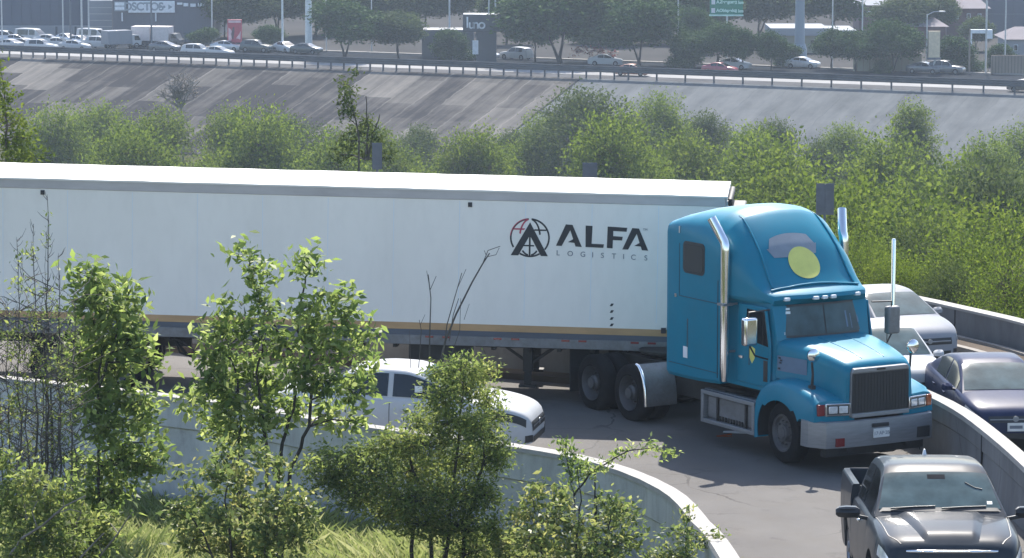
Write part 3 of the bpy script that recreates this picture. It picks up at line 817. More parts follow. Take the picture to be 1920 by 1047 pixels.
# grille
mb = MB(); mb.prism([(-0.60, 0.92), (0.60, 0.92), (0.585, 1.66), (0.54, 1.735), (-0.54, 1.735), (-0.585, 1.66)], 6.56, 6.625, 'x')
gr_ = mb.build('grille', M['alu_dull'], truck, bevel=0.015)
mb = MB(); mb.prism([(-0.575, 0.985), (0.575, 0.985), (0.565, 1.645), (-0.565, 1.645)], 6.60, 6.632, 'x'); ms = mb.build('grille_mesh', M['mesh_grille'], gr_)
mb = MB()
for i in range(19): mb.bx(6.63, 6.638, -0.57 + i*0.0633, -0.562 + i*0.0633, 0.99, 1.64)
mb.build('grille_bar', M['black'], ms)
mb = MB(); mb.prism([(-0.59, 1.66), (0.59, 1.66), (0.55, 1.73), (-0.55, 1.73)], 6.61, 6.645, 'x'); mb.build('grille_header', M['alu'], gr_, bevel=0.01)
mb = MB(); mb.bx(6.6, 6.65, -0.57, 0.59, 0.905, 0.975); mb.build('grille_sill', M['alu'], gr_, bevel=0.01)
mb = MB(); mb.bx(6.645, 6.652, -0.09, 0.09, 1.68, 1.71); mb.build('badge', M['frame'], gr_, bevel=0.003)
# bumper
mb = MB()
plan = [(6.12, -1.24), (6.32, -1.24), (6.62, -1.08), (6.69, -0.75), (6.71, 0), (6.69, 0.75), (6.62, 1.08), (6.32, 1.24), (6.12, 1.24)]
rings = []
for x, y in plan: rings.append([(x, y, 0.86), (x - 0.05, y * 0.97, 0.875), (x - .10, y*.95, 0.6), (x - 0.05, y * 0.98, 0.42), (x, y, 0.43), (x + .012, y * 1.003, 0.62), (x + .014, y*1.004, 0.655)])
mb.loft(rings)
bp = mb.build('bumper', M['alu'], truck, sm=25)
mb = MB(); mb.bx(6.70, 6.735, -0.22, 0.12, 0.735, 0.80); mb.build('tow_slot', M['black'], bp, bevel=0.008)
mb = MB(); mb.bx(6.72, 6.745, -0.20, 0.12, 0.56, 0.71); pl = mb.build('licence_plate', M['plate'], bp)
text_obj('plate_text', '17·AP·2B', 0.085, M['logogrey'], pl, frame((6.747, -0.04, 0.63), (0, 1, 0), (0, 0, 1)), depth=0.001)
mb = MB(); mb.bx(6.655, 6.70, -0.92, -0.76, 0.46, 0.60); mb.build('reflector', M['redlens'], bp)
mb = MB(); mb.bx(6.66, 6.705, 0.72, 0.98, 0.48, 0.66); mb.build('tow_cover', M['black'], bp)
mb = MB()
for y in (-.6, .6): mb.bx(6.2, 6.62, y - .05, y + .05, .35, .5)
mb.bx(6.35, 6.5, -1.0, 1.0, 0.26, 0.42); mb.build('air_dam', M['black'], truck)
# exhaust stacks
for sy in (-1, 1):
    y = sy * 1.235
    mb = MB()
    mb.tube([(3.80, y, 1.18), (3.80, y, 1.45), (3.80, y, 3.44), (3.795, y, 3.53), (3.76, y, 3.60), (3.66, y + sy*0.06, 3.78), (3.55, y + sy*.13, 3.99)],
            [0.055, 0.085, 0.085, 0.085, 0.085, 0.083, 0.08], 14, cap=False)
    s_ = mb.build('exhaust_stack', M['chrome'], truck, sm=50)
    mb = MB(); mb.tube([(3.84, sy*1.0, 2.52), (3.84, y, 2.52)], 0.02, 6); mb.tube([(3.84, sy*1.0, 1.7), (3.84, y, 1.7)], 0.02, 6); mb.bx(3.7, 3.9, y - .1, y + .1, 2.50, 2.54); mb.build('bracket', M['alu'], s_)
# tank with steps below the doors
for sy in (-1, 1):
    ya, yb = sorted((sy * 0.62, sy * 1.12)); yo = sy * 1.2
    mb = MB(); mb.bx(3.08, 4.62, ya, yb, 0.42, 0.86); tk = mb.build('fuel_tank', M['alu_dull'], truck, bevel=0.06, seg=3)
    yc, yd = sorted((sy * 1.02, yo))
    mb = MB(); mb.bx(3.0, 4.66, yc, yd, 0.36, 0.43); mb.bx(3.0, 4.66, yc, yd, 0.86, 0.93); mb.bx(3.0, 3.08, yc, yd, 0.43, 0.86); mb.bx(4.58, 4.66, yc, yd, 0.43, 0.86)
    mb.bx(3.0, 4.66, ya, yd, 0.93, 0.945)
    mb.build('step_frame', M['alu'], tk, bevel=0.012)
    mb = MB()
    for x in (3.42, 4.3): mb.bx(x, x + .05, *sorted((sy*1.12, sy*1.15)), 0.43, 0.86)
    for i in range(9): mb.bx(3.5 + i*.085, 3.54 + i*.085, *sorted((sy*1.12, sy*1.14)), 0.44, 0.52)
    mb.build('tank_strap', M['frame'], tk)
# door mirrors
for sy, x0 in ((-1, 4.86), (1, 4.92)):
    yy = sy * 1.46
    mb = MB(); mb.bx(x0 - 0.05, x0 + 0.10, yy - 0.13, yy + 0.13, 1.96, 2.44)
    mr = mb.build('mirror', M['chrome'] if sy < 0 else M['alu_dull'], truck, bevel=0.04, seg=3)
    mb = MB(); mb.tube([(x0 - .0, sy * 1.04, 2.54), (x0, yy, 2.52), (x0, yy, 2.44)], 0.014, 6); mb.tube([(x0, sy * 1.02, 1.68), (x0 + .02, yy - sy*.12, 1.78), (x0 + .02, yy, 1.97)], 0.016, 6)
    mb.tube([(x0 - .05, yy - sy*.05, 1.96), (x0 - .05, yy - sy*.05, 1.62)], .008, 5)
    mb.build('mirror_arm', M['black'], mr, sm=50)
# hood mirrors
for sy in (-1, 1):
    b = (6.05, sy * 0.98, 1.38); h_ = (6.15, sy * 1.02, 1.93)
    mb = MB(); mb.lathe([(0.0, .03), (.10, .025), (.12, 0), (.10, -.06), (.03, -.10), (0, -.1)], (h_[0], h_[1], h_[2]), 'x', 18)
    hm = mb.build('hood_mirror', M['chrome'], truck, sm=50)
    mb = MB(); mb.tube([b, (6.1, sy * 1.0, 1.6), (6.09, h_[1], h_[2] - .05)], [0.028, .02, .02], 8); mb.bx(6.0, 6.1, sy*.98 - .04, sy*.98 + .04, 1.34, 1.41); mb.build('mirror_arm', M['black'], hm, sm=50)
# lights, air lines at the back of the sleeper
mb = MB()
for y in (-.3, 0, .3): mb.tube([(1.9, y, 1.7), (1.5, y*.9, 1.35), (1.1, y*.8, 1.45), (0.9, y*.7, 1.3)], 0.018, 6)
mb.build('air_hose', M['black'], truck, sm=60)

# ================================================================= TRAILER
P0 = at_z(1361, 368, 3.88)
TY = R_(5.0)
hd = Vector((math.cos(TY), -math.sin(TY), 0))
pb = P0 - hd * 13.6
tz = at_y(960 + FPX * pb.x / (pb.y * _cp) * 1.0, 332, pb.y)
def _px(p):
    d = p - CAM; f = d.y * _cp - d.z * _sp; return 960 + FPX * d.x / f, 523.5 - FPX * (d.y * _sp + d.z * _cp) / f
zb_ = pb.z
for _ in range(30):
    q = Vector((pb.x, pb.y, zb_)); u, v = _px(q); zb_ += (v - (332 + 0.0266 * u)) * 0.009
TP = math.atan2(zb_ - P0.z, 13.6)
TM = Matrix.Translation(P0) @ Matrix.Rotation(-TY, 4, 'Z') @ Matrix.Rotation(TP, 4, 'Y') @ Matrix.Translation((0, 0, -4.0))
trailer = thing('semi_trailer', 'long white box trailer with a globe logo and an orange and blue stripe', 'trailer')
trailer.matrix_world = TM
TI = TM.inverted()
def tl(px, py):
    """point of the trailer's near side seen at a pixel of the photograph, in trailer coordinates"""
    o, d = TI @ CAM, (TI.to_3x3() @ ray(px, py)); t = -o.y / d.y; p = o + d * t; return p.x, p.z
TL = 16.15
mb = MB(); mb.bx(-TL, 0, 0.0, 2.6, 1.50, 3.80); body = mb.build('box', M['trailer'], trailer)
mb = MB()
psm = mat('panel seam', (0.62, 0.66, 0.70), 0.5, var=0.03)
for i in range(1, 14):
    mb = MB(); mb.bx(-i*1.22 - .006, -i*1.22 + .006, -0.0025, 0.02, 1.62, 3.78); mb.build('panel_seam', psm, body)
mb = MB(); mb.bx(-TL, 0.0, -0.012, 2.612, 3.80, 3.985); mb.build('top_rail', M['railgrey'], trailer, bevel=0.01)
mb = MB()
rows = []
for k in range(9):
    y = -0.03 + 2.66 * k / 8; z = 3.995 + 0.03 * math.sin(math.pi * k / 8)
    rows.append([(-TL - .02 + (TL + .05) * i / 30, y, z + 0.004 * math.sin(i * 2.1)) for i in range(31)])
mb.grid(rows); mb.bx(-TL - .02, 0.03, -0.03, -0.013, 3.965, 3.994); mb.bx(0.012, 0.03, -0.012, 2.63, 3.90, 3.994)
mb.build('roof', M['roofwhite'], trailer, sm=30)
mb = MB(); mb.bx(0.0, 0.04, 0.05, 2.55, 1.2, 3.9); mb.build('front_wall', M['railgrey'], trailer)
mb = MB(); mb.bx(0.03, 0.35, 0.5, 2.1, 3.0, 3.7); mb.bx(0.03, .12, .2, 2.4, 3.80, 3.93); mb.build('front_fitting', M['frame'], trailer, bevel=0.03)
mb = MB(); mb.bx(-TL, 0.0, -0.010, 0.10, 1.375, 1.50); st1 = mb.build('orange_stripe', M['orange'], trailer)
mb = MB(); mb.bx(-TL, 0.0, -0.012, 0.10, 1.275, 1.372); mb.build('blue_stripe', M['navy'], trailer)
mb = MB(); mb.bx(-TL, 0.0, -0.018, 0.08, 1.09, 1.272); mb.bx(-TL, 0, 2.52, 2.618, 1.09, 1.5); rl = mb.build('side_rail', M['alu_dull'], trailer, bevel=0.008)
x = -0.75; lm = None; i = 0
for px, py in ((805, 641), (837, 641), (933, 644), (966, 645), (1060, 648), (1092, 648), (1190, 651), (1222, 652), (705, 638), (673, 638), (575, 635), (545, 634)):
    u, w = tl(px, py)
    q = MB(); q.bx(u - 0.075, u + 0.075, -0.03, 0.0, 1.225, 1.262); q.build('reflector', M['redlens'], trailer)
mb = MB(); mb.bx(-TL, 0, 0.081, 2.519, 1.12, 1.25)
for i in range(26): mb.bx(-TL + .3 + i*.61, -TL + .38 + i*.61, 0.05, 2.55, 1.02, 1.12)
mb.bx(-TL + .6, -10.0, 0.75, 0.85, .8, 1.1); mb.bx(-TL + .6, -10.0, 1.75, 1.85, .8, 1.1)
mb.build('floor_frame', M['frame'], trailer)
# marks on the side
def mark(name, px, py, w, h, lean=0.0, m='logo', d=0.02):
    u, z = tl(px, py); mb = MB()
    mb.prism([(u - w/2 - lean, z - h/2), (u + w/2 - lean, z - h/2), (u + w/2 + lean, z + h/2), (u - w/2 + lean, z + h/2)], -d, 0.004, 'y')
    return mb.build(name, M[m], trailer, bevel=0.004)
mark('marker_lamp', 80, 361, 0.075, 0.085); mark('marker_lamp', 881.5, 384, 0.075, 0.085)
for py in (572, 584.5, 597.5, 609.5): mark('vent_slot', 1147, py, 0.05, 0.05, 0.014, d=0.006)
mark('coupling_box', 1244, 620, 0.09, 0.10, d=0.05)
# logo
lg_u, lg_z = tl(957 + 36.5, 446.0)
lg = bpy.data.objects.new('logo', None); COL.objects.link(lg); lg.parent = trailer
bpy.data.objects.remove(lg)
S_ = 0.985 / 620.0 * 0.998          # metres per unit of the 6.19x enlargement (620 units = 100 px)
def U(x, y): return lg_u + (x - 400) * S_, lg_z - (y - 345) * S_
mb = MB(); Y0, Y1 = -0.006, 0.003
def lp(pts, y0=-0.006): mb.prism([U(*p) for p in pts], y0, 0.003, 'y')
def arcband(cx, cy, rx, ry, w, a0, a1, n=20, y0=-0.004):
    for k in range(n):
        t0, t1 = R_(a0 + (a1-a0)*k/n), R_(a0 + (a1-a0)*(k+1)/n)
        lp([(cx + rx*math.cos(t0), cy - ry*math.sin(t0)), (cx + rx*math.cos(t1), cy - ry*math.sin(t1)),
            (cx + (rx-w)*math.cos(t1), cy - (ry-w)*math.sin(t1)), (cx + (rx-w)*math.cos(t0), cy - (ry-w)*math.sin(t0))], y0)
lp([(400, 165), (180, 555), (268, 555), (400, 318)]); lp([(400, 165), (400, 318), (532, 555), (612, 555)])
arcband(400, 345, 232, 228, 20, -38, 86); arcband(400, 345, 232, 228, 20, 94, 212); arcband(400, 345, 228, 228, 20, 238, 302)
lp([(390, 310), (410, 310), (410, 570), (390, 570)], -0.004); lp([(318, 430), (452, 430), (452, 447), (318, 447)], -0.004)
lp([(450, 245), (590, 245), (590, 263), (450, 263)], -0.004)
arcband(400, 345, 128, 226, 20, 10, 80, 14); arcband(400, 370, 128, 190, 20, 225, 262, 8); arcband(400, 370, 128, 190, 20, 278, 315, 8)
lg = mb.build('logo', M['logo'], trailer)
mb = MB()
lp([(215, 238), (345, 238), (330, 256), (205, 256)], -0.005); arcband(400, 345, 128, 226, 20, 100, 168, 14, -0.005); arcband(400, 345, 233, 229, 10, 100, 175, 20, -0.0055)
mb.build('logo_globe', M['logored'], lg)
mb = MB()
def letterA(x0, y0):
    for pts in ([(705, 430), (772, 430), (868, 245), (893, 182), (815, 178)], [(815, 178), (893, 182), (1005, 436), (932, 433), (868, 245)][1:] ,
                [(842, 385), (908, 345), (930, 392)]):
        lp([(px + x0, py + y0) for px, py in pts])
letterA(0, 0); letterA(770, 22)
lp([(1045, 185), (1125, 188), (1118, 395), (1262, 399), (1255, 440), (1048, 436)])
lp([(1300, 190), (1368, 192), (1362, 443), (1296, 440)]); lp([(1366, 192), (1528, 199), (1520, 245), (1366, 240)]); lp([(1364, 300), (1478, 305), (1470, 348), (1363, 346)])
mb.build('wordmark', M['logo'], lg)
for i, ch in enumerate('LOGISTICS'):
    cx = (730, 872, 1020, 1133, 1246, 1380, 1492, 1605, 1750)[i]
    u, z = U(cx, 516 + (cx - 730) * 0.030)
    text_obj('letter', ch, 0.136, M['logogrey'], lg, frame((u, -0.004, z), (1, 0, 0), (0, 0, 1)), depth=0.002, bold=0.0005)
u, z = U(1735, 215); text_obj('letter', 'TM', 0.06, M['logogrey'], lg, frame((u, -0.004, z), (1, 0, 0), (0, 0, 1)), depth=0.002)
# landing gear
gx, gz = tl(987, 700)
for y in (0.35, 2.25):
    mb = MB(); mb.bx(gx - 0.09, gx + 0.09, y - .08, y + .08, 0.60, 1.12); mb.bx(gx - .065, gx + .065, y - .055, y + .055, 0.34, 0.62); mb.bx(gx - .16, gx + .16, y - .14, y + .14, 0.30, 0.35)
    mb.beam((gx + .06, y, .75), (gx + .55, y, 1.1), .06); mb.beam((gx - .06, y, .8), (gx - .5, y, 1.1), .05)
    mb.build('landing_leg', M['frame'], trailer, bevel=0.01)
mb = MB(); mb.beam((gx, .35, .85), (gx, 2.25, .85), .06); mb.beam((gx, .1, 1.0), (gx, .5, 1.0), .03); mb.bx(gx - 1.0, gx + 0.7, 0.5, 2.1, 1.0, 1.1); mb.build('landing_brace', M['frame'], trailer)
mb = MB(); mb.bx(gx - 2.2, gx - 1.0, 0.08, 0.14, 0.80, 1.09); mb.build('underride_panel', M['frame'], trailer)
# axles and air lines
for px in (104, 214):
    u, z = tl(px, 690)
    wheel(trailer, u, 0.06, 0.52, side=-1, dual=True, deep=0.14, key='tr', rim=M['alu_dull']); wheel(trailer, u, 2.54, 0.52, side=1, dual=True, deep=0.14, key='tr', rim=M['alu_dull'])
    mb = MB(); mb.tube([(u, .3, .52), (u, 2.3, .52)], .07, 10); mb.bx(u - .3, u + .3, .7, .9, .6, .8); mb.bx(u - .3, u + .3, 1.7, 1.9, .6, .8); mb.build('axle', M['frame'], trailer)
u, z = tl(264, 650)
mb = MB(); mb.bx(u, u + .02, .05, .65, .45, 1.05); mb.build('mud_flap', M['black'], trailer)
a0, a1, a2, a3 = tl(278, 648), tl(318, 650), tl(352, 668), tl(372, 690)
mb = MB(); mb.tube([(a0[0], .3, 1.06), (a1[0], .25, 1.03), ((a1[0]+a2[0])/2, .25, .98), (a2[0], .3, .86), (a2[0]+.1, .35, .74), (a2[0] + .02, .4, .66), (a1[0]+.1, .5, .72), (a1[0] - .05, .6, 1.05)], 0.022, 6); mb.tube([(a1[0], .3, 1.05), (a1[0] + .25, .35, .72), (a1[0] + .42, .4, .66)], .03, 6)
mb.build('air_hose', M['black'], trailer, sm=60)
# scraps of litter on the road beside the steps
for (px, py, l, w, a, m_) in ((1378, 812, 0.42, 0.07, -.25, 'sticker'), (1358, 819, .28, .05, .2, 'amber')):
    p = at_z(px, py, road_z(3.8, 60)); mb = MB(); mb.bx(-l/2, l/2, -w/2, w/2, 0, .012)
    mb.add([(-l/2, -w/2, .012), (l/2, -w/2, .03), (l/2, w/2, .05), (-l/2, w/2, .02)], [(0, 1, 2, 3)])
    o = mb.build('litter', M[m_]); o.location = p; o.rotation_euler = (0, 0, a)
    tag(o, 'pale scrap of litter on the shaded road below the truck steps' if m_ == 'sticker' else 'small orange scrap of litter on the shaded road below the truck steps', 'litter')
# ================================================================= CARS
BT = [(0, .945), (.15, .985), (.45, 1.0), (.72, .995), (.9, .975), (1, .95)]
class Car:
    """parametric car body; x forward, y left, z up, origin on the ground at the middle"""
    def __init__(s, L, W, top, sh, plan, arches, ra, sill, cab, yb, k, z0=.2):
        s.L, s.W, s.top, s.sh, s.plan, s.arches, s.ra, s.sill, s.cab, s.yb, s.k, s.z0 = L, W, top, sh, plan, arches, ra, sill, cab, yb, k, z0
    def zb(s, x):
        z = s.sill + 0.06 * max(0, abs(x) - s.L/2 + .35) / .35
        for cx, cz in s.arches:
            d = abs(x - cx)
            if d < s.ra: z = max(z, cz + math.sqrt(s.ra**2 - d*d))
        return z
    def hw(s, x): return s.W / 2 * crv(s.plan, x)
    def side(s, x, z):
        zs = crv(s.sh, x); t = (z - s.z0) / (zs - s.z0); return s.hw(x) * lut(BT, t)
    def half(s, x):
        zb, zs, zt = s.zb(x), crv(s.sh, x), crv(s.top, x); zb = min(zb, zs - .03)
        w = s.hw(x)
        r = [(s.side(x, zb + (zs - zb) * i / 6), zb + (zs - zb) * i / 6) for i in range(7)]
        return r + [(w * .915, zs + (zt - zs) * .45), (w * .84, zs + (zt - zs) * .75), (w * .6, zs + (zt - zs) * .93), (w * .3, zt - .003), (0, zt)]
    def xs(s):
        a, b = -s.L/2, s.L/2
        v = [a + (b - a) * i / 72 for i in range(73)] + [b - .01, b - .03, a + .01, a + .03]
        for cx, cz in s.arches: v += [cx - s.ra + .002, cx + s.ra - .002, cx - s.ra - .002, cx + s.ra + .002]
        return sorted(set(v))
    def body(s, x0=None, x1=None):
        mb = MB(); rings = []
        xs_ = [x for x in s.xs() if (x0 is None or x >= x0 - 1e-6) and (x1 is None or x <= x1 + 1e-6)]
        for x in xs_:
            h = s.half(x); rings.append([(x, -y, z) for y, z in h] + [(x, y, z) for y, z in h[-2::-1]])
        mb.loft(rings, closed=True); return mb
    # cabin
    def chalf(s, x):
        zs = crv(s.sh, x); zt = crv(s.top, x); zr = crv(s.cab, x); base = (zs + zt) / 2 - .02
        h = max(0.004, zr - base); w = s.yb * crv(s.plan, x) / crv(s.plan, 0)
        y = lambda f: w - s.k * h * f
        r = [(y(0), base), (y(.45), base + h*.45), (y(.86), base + h*.86)]
        d = min(.10, .25 * h)
        r += [(y(.86) - d * .35, base + h*.935), (y(.86) - d, base + h*.975), ((y(.86) - d) * .6, base + h*.995), (0, base + h)]
        return r
    def cz(s, x, y):
        r = s.chalf(x)[::-1]; y = abs(y)
        for (ya, za), (yb_, zb_) in zip(r, r[1:]):
            if y <= yb_: return za + (zb_ - za) * (y - ya) / max(1e-6, yb_ - ya)
        return r[-1][1]
    def cabin(s):
        a, b = s.cab[0][0], s.cab[-1][0]; n = 48
        mb = MB(); rings = []
        for i in range(n + 1):
            x = a + (b - a) * i / n; h = s.chalf(x)
            rings.append([(x, -y, z) for y, z in h] + [(x, y, z) for y, z in h[-2::-1]])
        mb.loft(rings); return mb
    def screen(s, xa, xb, inset=0.05, lift=.006, bulge=.0, u0=-1, u1=1):
        """glass on the sloping front or back of the cabin"""
        sg = 1 if xa > 0 or xb > xa else -1
        mb = MB(); rows = []
        for i in range(13):
            x = xa + (xb - xa) * i / 12; ym = s.chalf(x)[2][0] - inset
            rows.append([(x + lift * .6 - bulge * (2*j/16-1)**2 * 0, ym * (u0 + (u1-u0)*j/16), s.cz(x, ym * (u0 + (u1-u0)*j/16)) + lift) for j in range(17)])
        mb.grid(rows); return mb
    def sidewin(s, xa, xb, sy, f0=.1, f1=.84, lift=.007, n=14):
        mb = MB(); rows = []
        for i in range(n + 1):
            x = xa + (xb - xa) * i / n; r = s.chalf(x); row = []
            for f in (f0, (f0+f1)/2, f1):
                y = lut([(0, r[0][0]), (.45, r[1][0]), (.86, r[2][0])], f); z = lut([(0, r[0][1]), (.45, r[1][1]), (.86, r[2][1])], f)
                row.append((x, sy * (y + lift), z))
            rows.append(row)
        mb.grid(rows); return mb
    def sidepatch(s, x0, x1, zf0, zf1, sy, lift=.006, nx=8, nz=3):
        """patch on the body side; zf are functions or numbers for its lower / upper edge"""
        mb = MB(); rows = []
        for i in range(nx + 1):
            x = x0 + (x1 - x0) * i / nx
            a = zf0(x) if callable(zf0) else zf0; b = zf1(x) if callable(zf1) else zf1
            rows.append([(x, sy * (s.side(x, a + (b-a)*j/nz) + lift), a + (b-a)*j/nz) for j in range(nz + 1)])
        mb.grid(rows); return mb
def small_wheels(root, c, r, w=.2, key='c', rim=None):
    rim = rim or M['alu']
    for cx, cz in c.arches:
        for sy in (-1, 1):
            wheel(root, cx, sy * (c.W/2 - .045), r, r=r, w=w, side=sy, deep=.045, key=key, rim=rim, spokes=5)
def mirrors(root, x, y, z, m, scale=1.0, m2=None):
    for sy in (-1, 1):
        mb = MB(); s = scale
        mb.loft([[(x + dx*s, sy * (y + dy*s), z + dz*s) for dx, dz in ((-.05*q, -.06*q), (.06*q, -.05*q), (.07*q, .03*q), (.0, .085*q), (-.05*q, .07*q))] for dy, q in ((0.02, .5), (.06, .9), (.14, 1.0), (.20, .9), (.225, .5))])
        o = mb.build('mirror', m, root, sm=45)
        mb = MB(); mb.tube([(x, sy * (y - .06), z - .05), (x, sy * (y + .06*s), z - .03)], .025*s, 6); mb.build('mirror_arm', M['black'], o)
def finish_car(root, c, paint, wins, ws, rs, r=.31, seams=(), key='c', hoodx=None, handles=()):
    b = c.body().build('body', paint, root, sm=32)
    cb = c.cabin().build('cabin', paint, root, sm=32)
    c.screen(*ws).build('windscreen', M['wind'], root, sm=60)
    c.screen(*rs).build('rear_window', M['glass'], root, sm=60)
    for sy in (-1, 1):
        for a, b_ in wins: c.sidewin(a, b_, sy).build('side_window', M['glass'], root, sm=60)
        for x in seams:
            c.sidepatch(x - .006, x + .006, c.sill + .12, lambda q: crv(c.sh, q) - .01, sy, .003, 1, 5).build('door_seam', M['black'], b)
        for x in handles:
            z = crv(c.sh, x) - .13; y = c.side(x, z); mb = MB(); mb.bx(x - .09, x + .09, *sorted((sy*y, sy*(y + .03))), z - .012, z + .018); mb.build('handle', paint, b, bevel=.008)
    mb = MB(); mb.bx(-c.L/2 + .35, c.L/2 - .35, -c.W/2 + .16, c.W/2 - .16, c.sill + .0, crv(c.sh, 0) - .12); mb.build('underbody', M['black'], root)
    small_wheels(root, c, r, key=key)
    if hoodx:
        mb = MB(); pts = []
        for i in range(21):
            y = (-1 + 2*i/20) * c.hw(hoodx) * .8; x = hoodx - .06 * (y / c.hw(hoodx))**2
            pts.append((x, y, lut([(y_, z_) for y_, z_ in sorted(((a, z) for a, z in c.half(x)[-5:]))], abs(y)) + .001))
        mb.tube(pts, .006, 4); mb.build('hood_seam', M['black'], b)
    return b
def nose(root, b, c, grille, intake, lamps, plate_z=None, fog=None, chrome=True, lampm='lens'):
    """front fascia: patches lifted off the nose"""
    xf = c.L/2
    def fx(y, z):
        """x of the nose surface at (y, z): nearest station whose side reaches y"""
        for i in range(60):
            x = xf - i * .012
            if crv(c.top, x) >= z and c.side(x, min(z, crv(c.sh, x))) >= abs(y): return x
        return xf - .7
    def panel(name, y0, y1, z0, z1, m, par, lift=.012, n=16, zbow=0):
        mb = MB(); rows = []
        for j in range(5):
            row = []
            for i in range(n + 1):
                y = y0 + (y1 - y0) * i / n; z = z0 + (z1 - z0) * j / 4; row.append((fx(y, z) + lift, y, z))
            rows.append(row)
        mb.grid(rows); return mb.build(name, m, par, sm=60)
    y, z0, z1 = grille; g = panel('grille', -y, y, z0, z1, M['black'], b)
    if chrome:
        panel('grille_bar', -y*.95, y*.95, z0 + (z1-z0)*.42, z0 + (z1-z0)*.60, M['alu'], g, .02)
        mb = MB(); mb.lathe([(0, .0), (.055, 0), (.055, .01), (0, .012)], (fx(0, (z0+z1)/2) + .02, 0, (z0+z1)/2 + .01), 'x', 16); mb.build('badge', M['alu'], g)
    y, z0, z1 = intake; panel('intake', -y, y, z0, z1, M['black'], b)
    if fog:
        for sy in (-1, 1): panel('fog_light_recess', sy*fog[0], sy*fog[1], fog[2], fog[3], M['black'], b, n=6)
    if plate_z:
        mb = MB(); x = fx(0.1, plate_z) + .03; mb.bx(x - .01, x, -.16, .16, plate_z - .08, plate_z + .08); p = mb.build('licence_plate', M['plate'], b)
        mb = MB(); mb.bx(x, x + .002, -.12, .12, plate_z - .03, plate_z + .03); mb.build('plate_digits', M['logogrey'], p)
    x0, x1, zl, zh = lamps
    for sy in (-1, 1):
        c.sidepatch(x0, x1, lambda x: crv(c.sh, x) - zl, lambda x: crv(c.sh, x) - zh, sy, .008, 10, 3).build('headlight', M[lampm], b, sm=60)
def place(root, x, y, z, yaw, pitch=0.0):
    root.location = (x, y, z); root.rotation_euler = (0, -pitch, yaw)

SED_TOP = [(-2.27, .70), (-2.2, .98), (-1.95, 1.07), (-1.4, 1.10), (0, 1.04), (.95, 1.02), (1.5, .955), (1.95, .86), (2.15, .775), (2.22, .70), (2.27, .58)]
SED_SH = [(-2.27, .66), (-2.2, .88), (-1.9, .95), (-1.0, .95), (0, .93), (1.0, .91), (1.6, .86), (2.0, .78), (2.2, .68), (2.27, .55)]
SED_PLAN = [(-2.27, .74), (-2.2, .84), (-1.9, .94), (-1.2, 1.0), (0, 1.0), (1.3, .99), (1.8, .94), (2.08, .85), (2.2, .76), (2.27, .64)]
SED_CAB = [(-1.72, 1.05), (-1.2, 1.28), (-.8, 1.415), (-.3, 1.47), (.1, 1.455), (.33, 1.40), (.75, 1.215), (1.27, .955)]
def sedan(name, label, paint, key='c', grille=(.52, .50, .64), chrome=True, lamp='lens', plate=.42):
    root = thing(name, label, 'car')
    c = Car(4.54, 1.78, SED_TOP, SED_SH, SED_PLAN, [(-1.33, .30), (1.36, .30)], .345, .20, SED_CAB, .80, .40)
    b = finish_car(root, c, paint, [(-.95, -.18), (-.09, .82)], (1.17, .36), (-1.62, -.92), .31, (-.99, -.13, .85), key, 1.02, (-.75, .15))
    nose(root, b, c, grille, (.50, .26, .36), (1.72, 2.19, .15, .02), plate, (.56, .70, .28, .40), chrome, lamp)
    mirrors(root, .78, .84, 1.0, paint)
    mb = MB(); mb.tube([(1.0, -.5, 1.045), (.98, .1, 1.06)], .012, 5); mb.tube([(1.0, .0, 1.05), (.98, .6, 1.05)], .012, 5); mb.build('wiper', M['black'], b)
    return root
SLIM = R_(0)
w1 = sedan('sedan', 'silver white sedan facing us at the parapet wall, behind the semi truck mirrors', M['silverwhite'], lamp='lens', plate=None)
place(w1, 7.55, 70.2, road_z(8, 70), R_(-69)); w1.scale = (.94, .94, .93)
p1_ = sedan('sedan', 'dark navy blue sedan behind the median wall at the right edge', M['purple'], plate=.48, grille=(.5, .56, .68))
place(p1_, 8.52, 61.2, road_z(8.3, 61), R_(-85)); p1_.scale = (.95, .95, .92)
# small white hatchback mostly hidden by the hood
HT = [(-1.9, .7), (-1.85, 1.0), (-1.3, 1.1), (0, 1.05), (.75, 1.04), (1.3, .98), (1.7, .88), (1.85, .76), (1.9, .6)]
HS = [(-1.9, .65), (-1.85, .93), (-1, .97), (0, .95), (.8, .93), (1.4, .87), (1.8, .74), (1.9, .56)]
HP = [(-1.9, .8), (-1.7, .95), (-1, 1), (.9, .99), (1.5, .93), (1.78, .82), (1.9, .66)]
HC = [(-1.86, 1.1), (-1.6, 1.36), (-1.2, 1.48), (-.4, 1.53), (.05, 1.49), (.5, 1.28), (.95, 1.0)]
hb = thing('hatchback', 'small white hatchback half hidden between the blue truck hood and the silver sedan', 'car')
c = Car(3.8, 1.66, HT, HS, HP, [(-1.2, .29), (1.2, .29)], .33, .19, HC, .75, .36)
b = finish_car(hb, c, M['white'], [(-1.15, -.35), (-.28, .55)], (.88, .12), (-1.84, -1.6), .29, (-.4, .6), 'h', .9, (-.2,))
nose(hb, b, c, (.42, .50, .64), (.45, .25, .36), (1.4, 1.83, .15, .02), .42)
mirrors(hb, .62, .79, 1.0, M['white'])
place(hb, 7.02, 64.5, road_z(7, 64), R_(-80)); hb.scale = (.95, .95, .92)
# white sedan beside the trailer, seen from its right side
w2 = sedan('sedan', 'white sedan beside the trailer, partly hidden behind the roadside bushes', M['white'], key='c', grille=(.55, .46, .62), plate=None, lamp='mesh_grille')
place(w2, -1.78, 58.5, road_z(-1.6, 58), R_(-11))
# a sheet of paper in the side glass
mb = MB(); mb.bx(.30, .43, -.80, -.797, 1.10, 1.21)
pp = mb.build('paper', M['paper'], w2); pp.location = (0, -0.005, 0); pp.rotation_euler = (R_(-0), 0, 0)

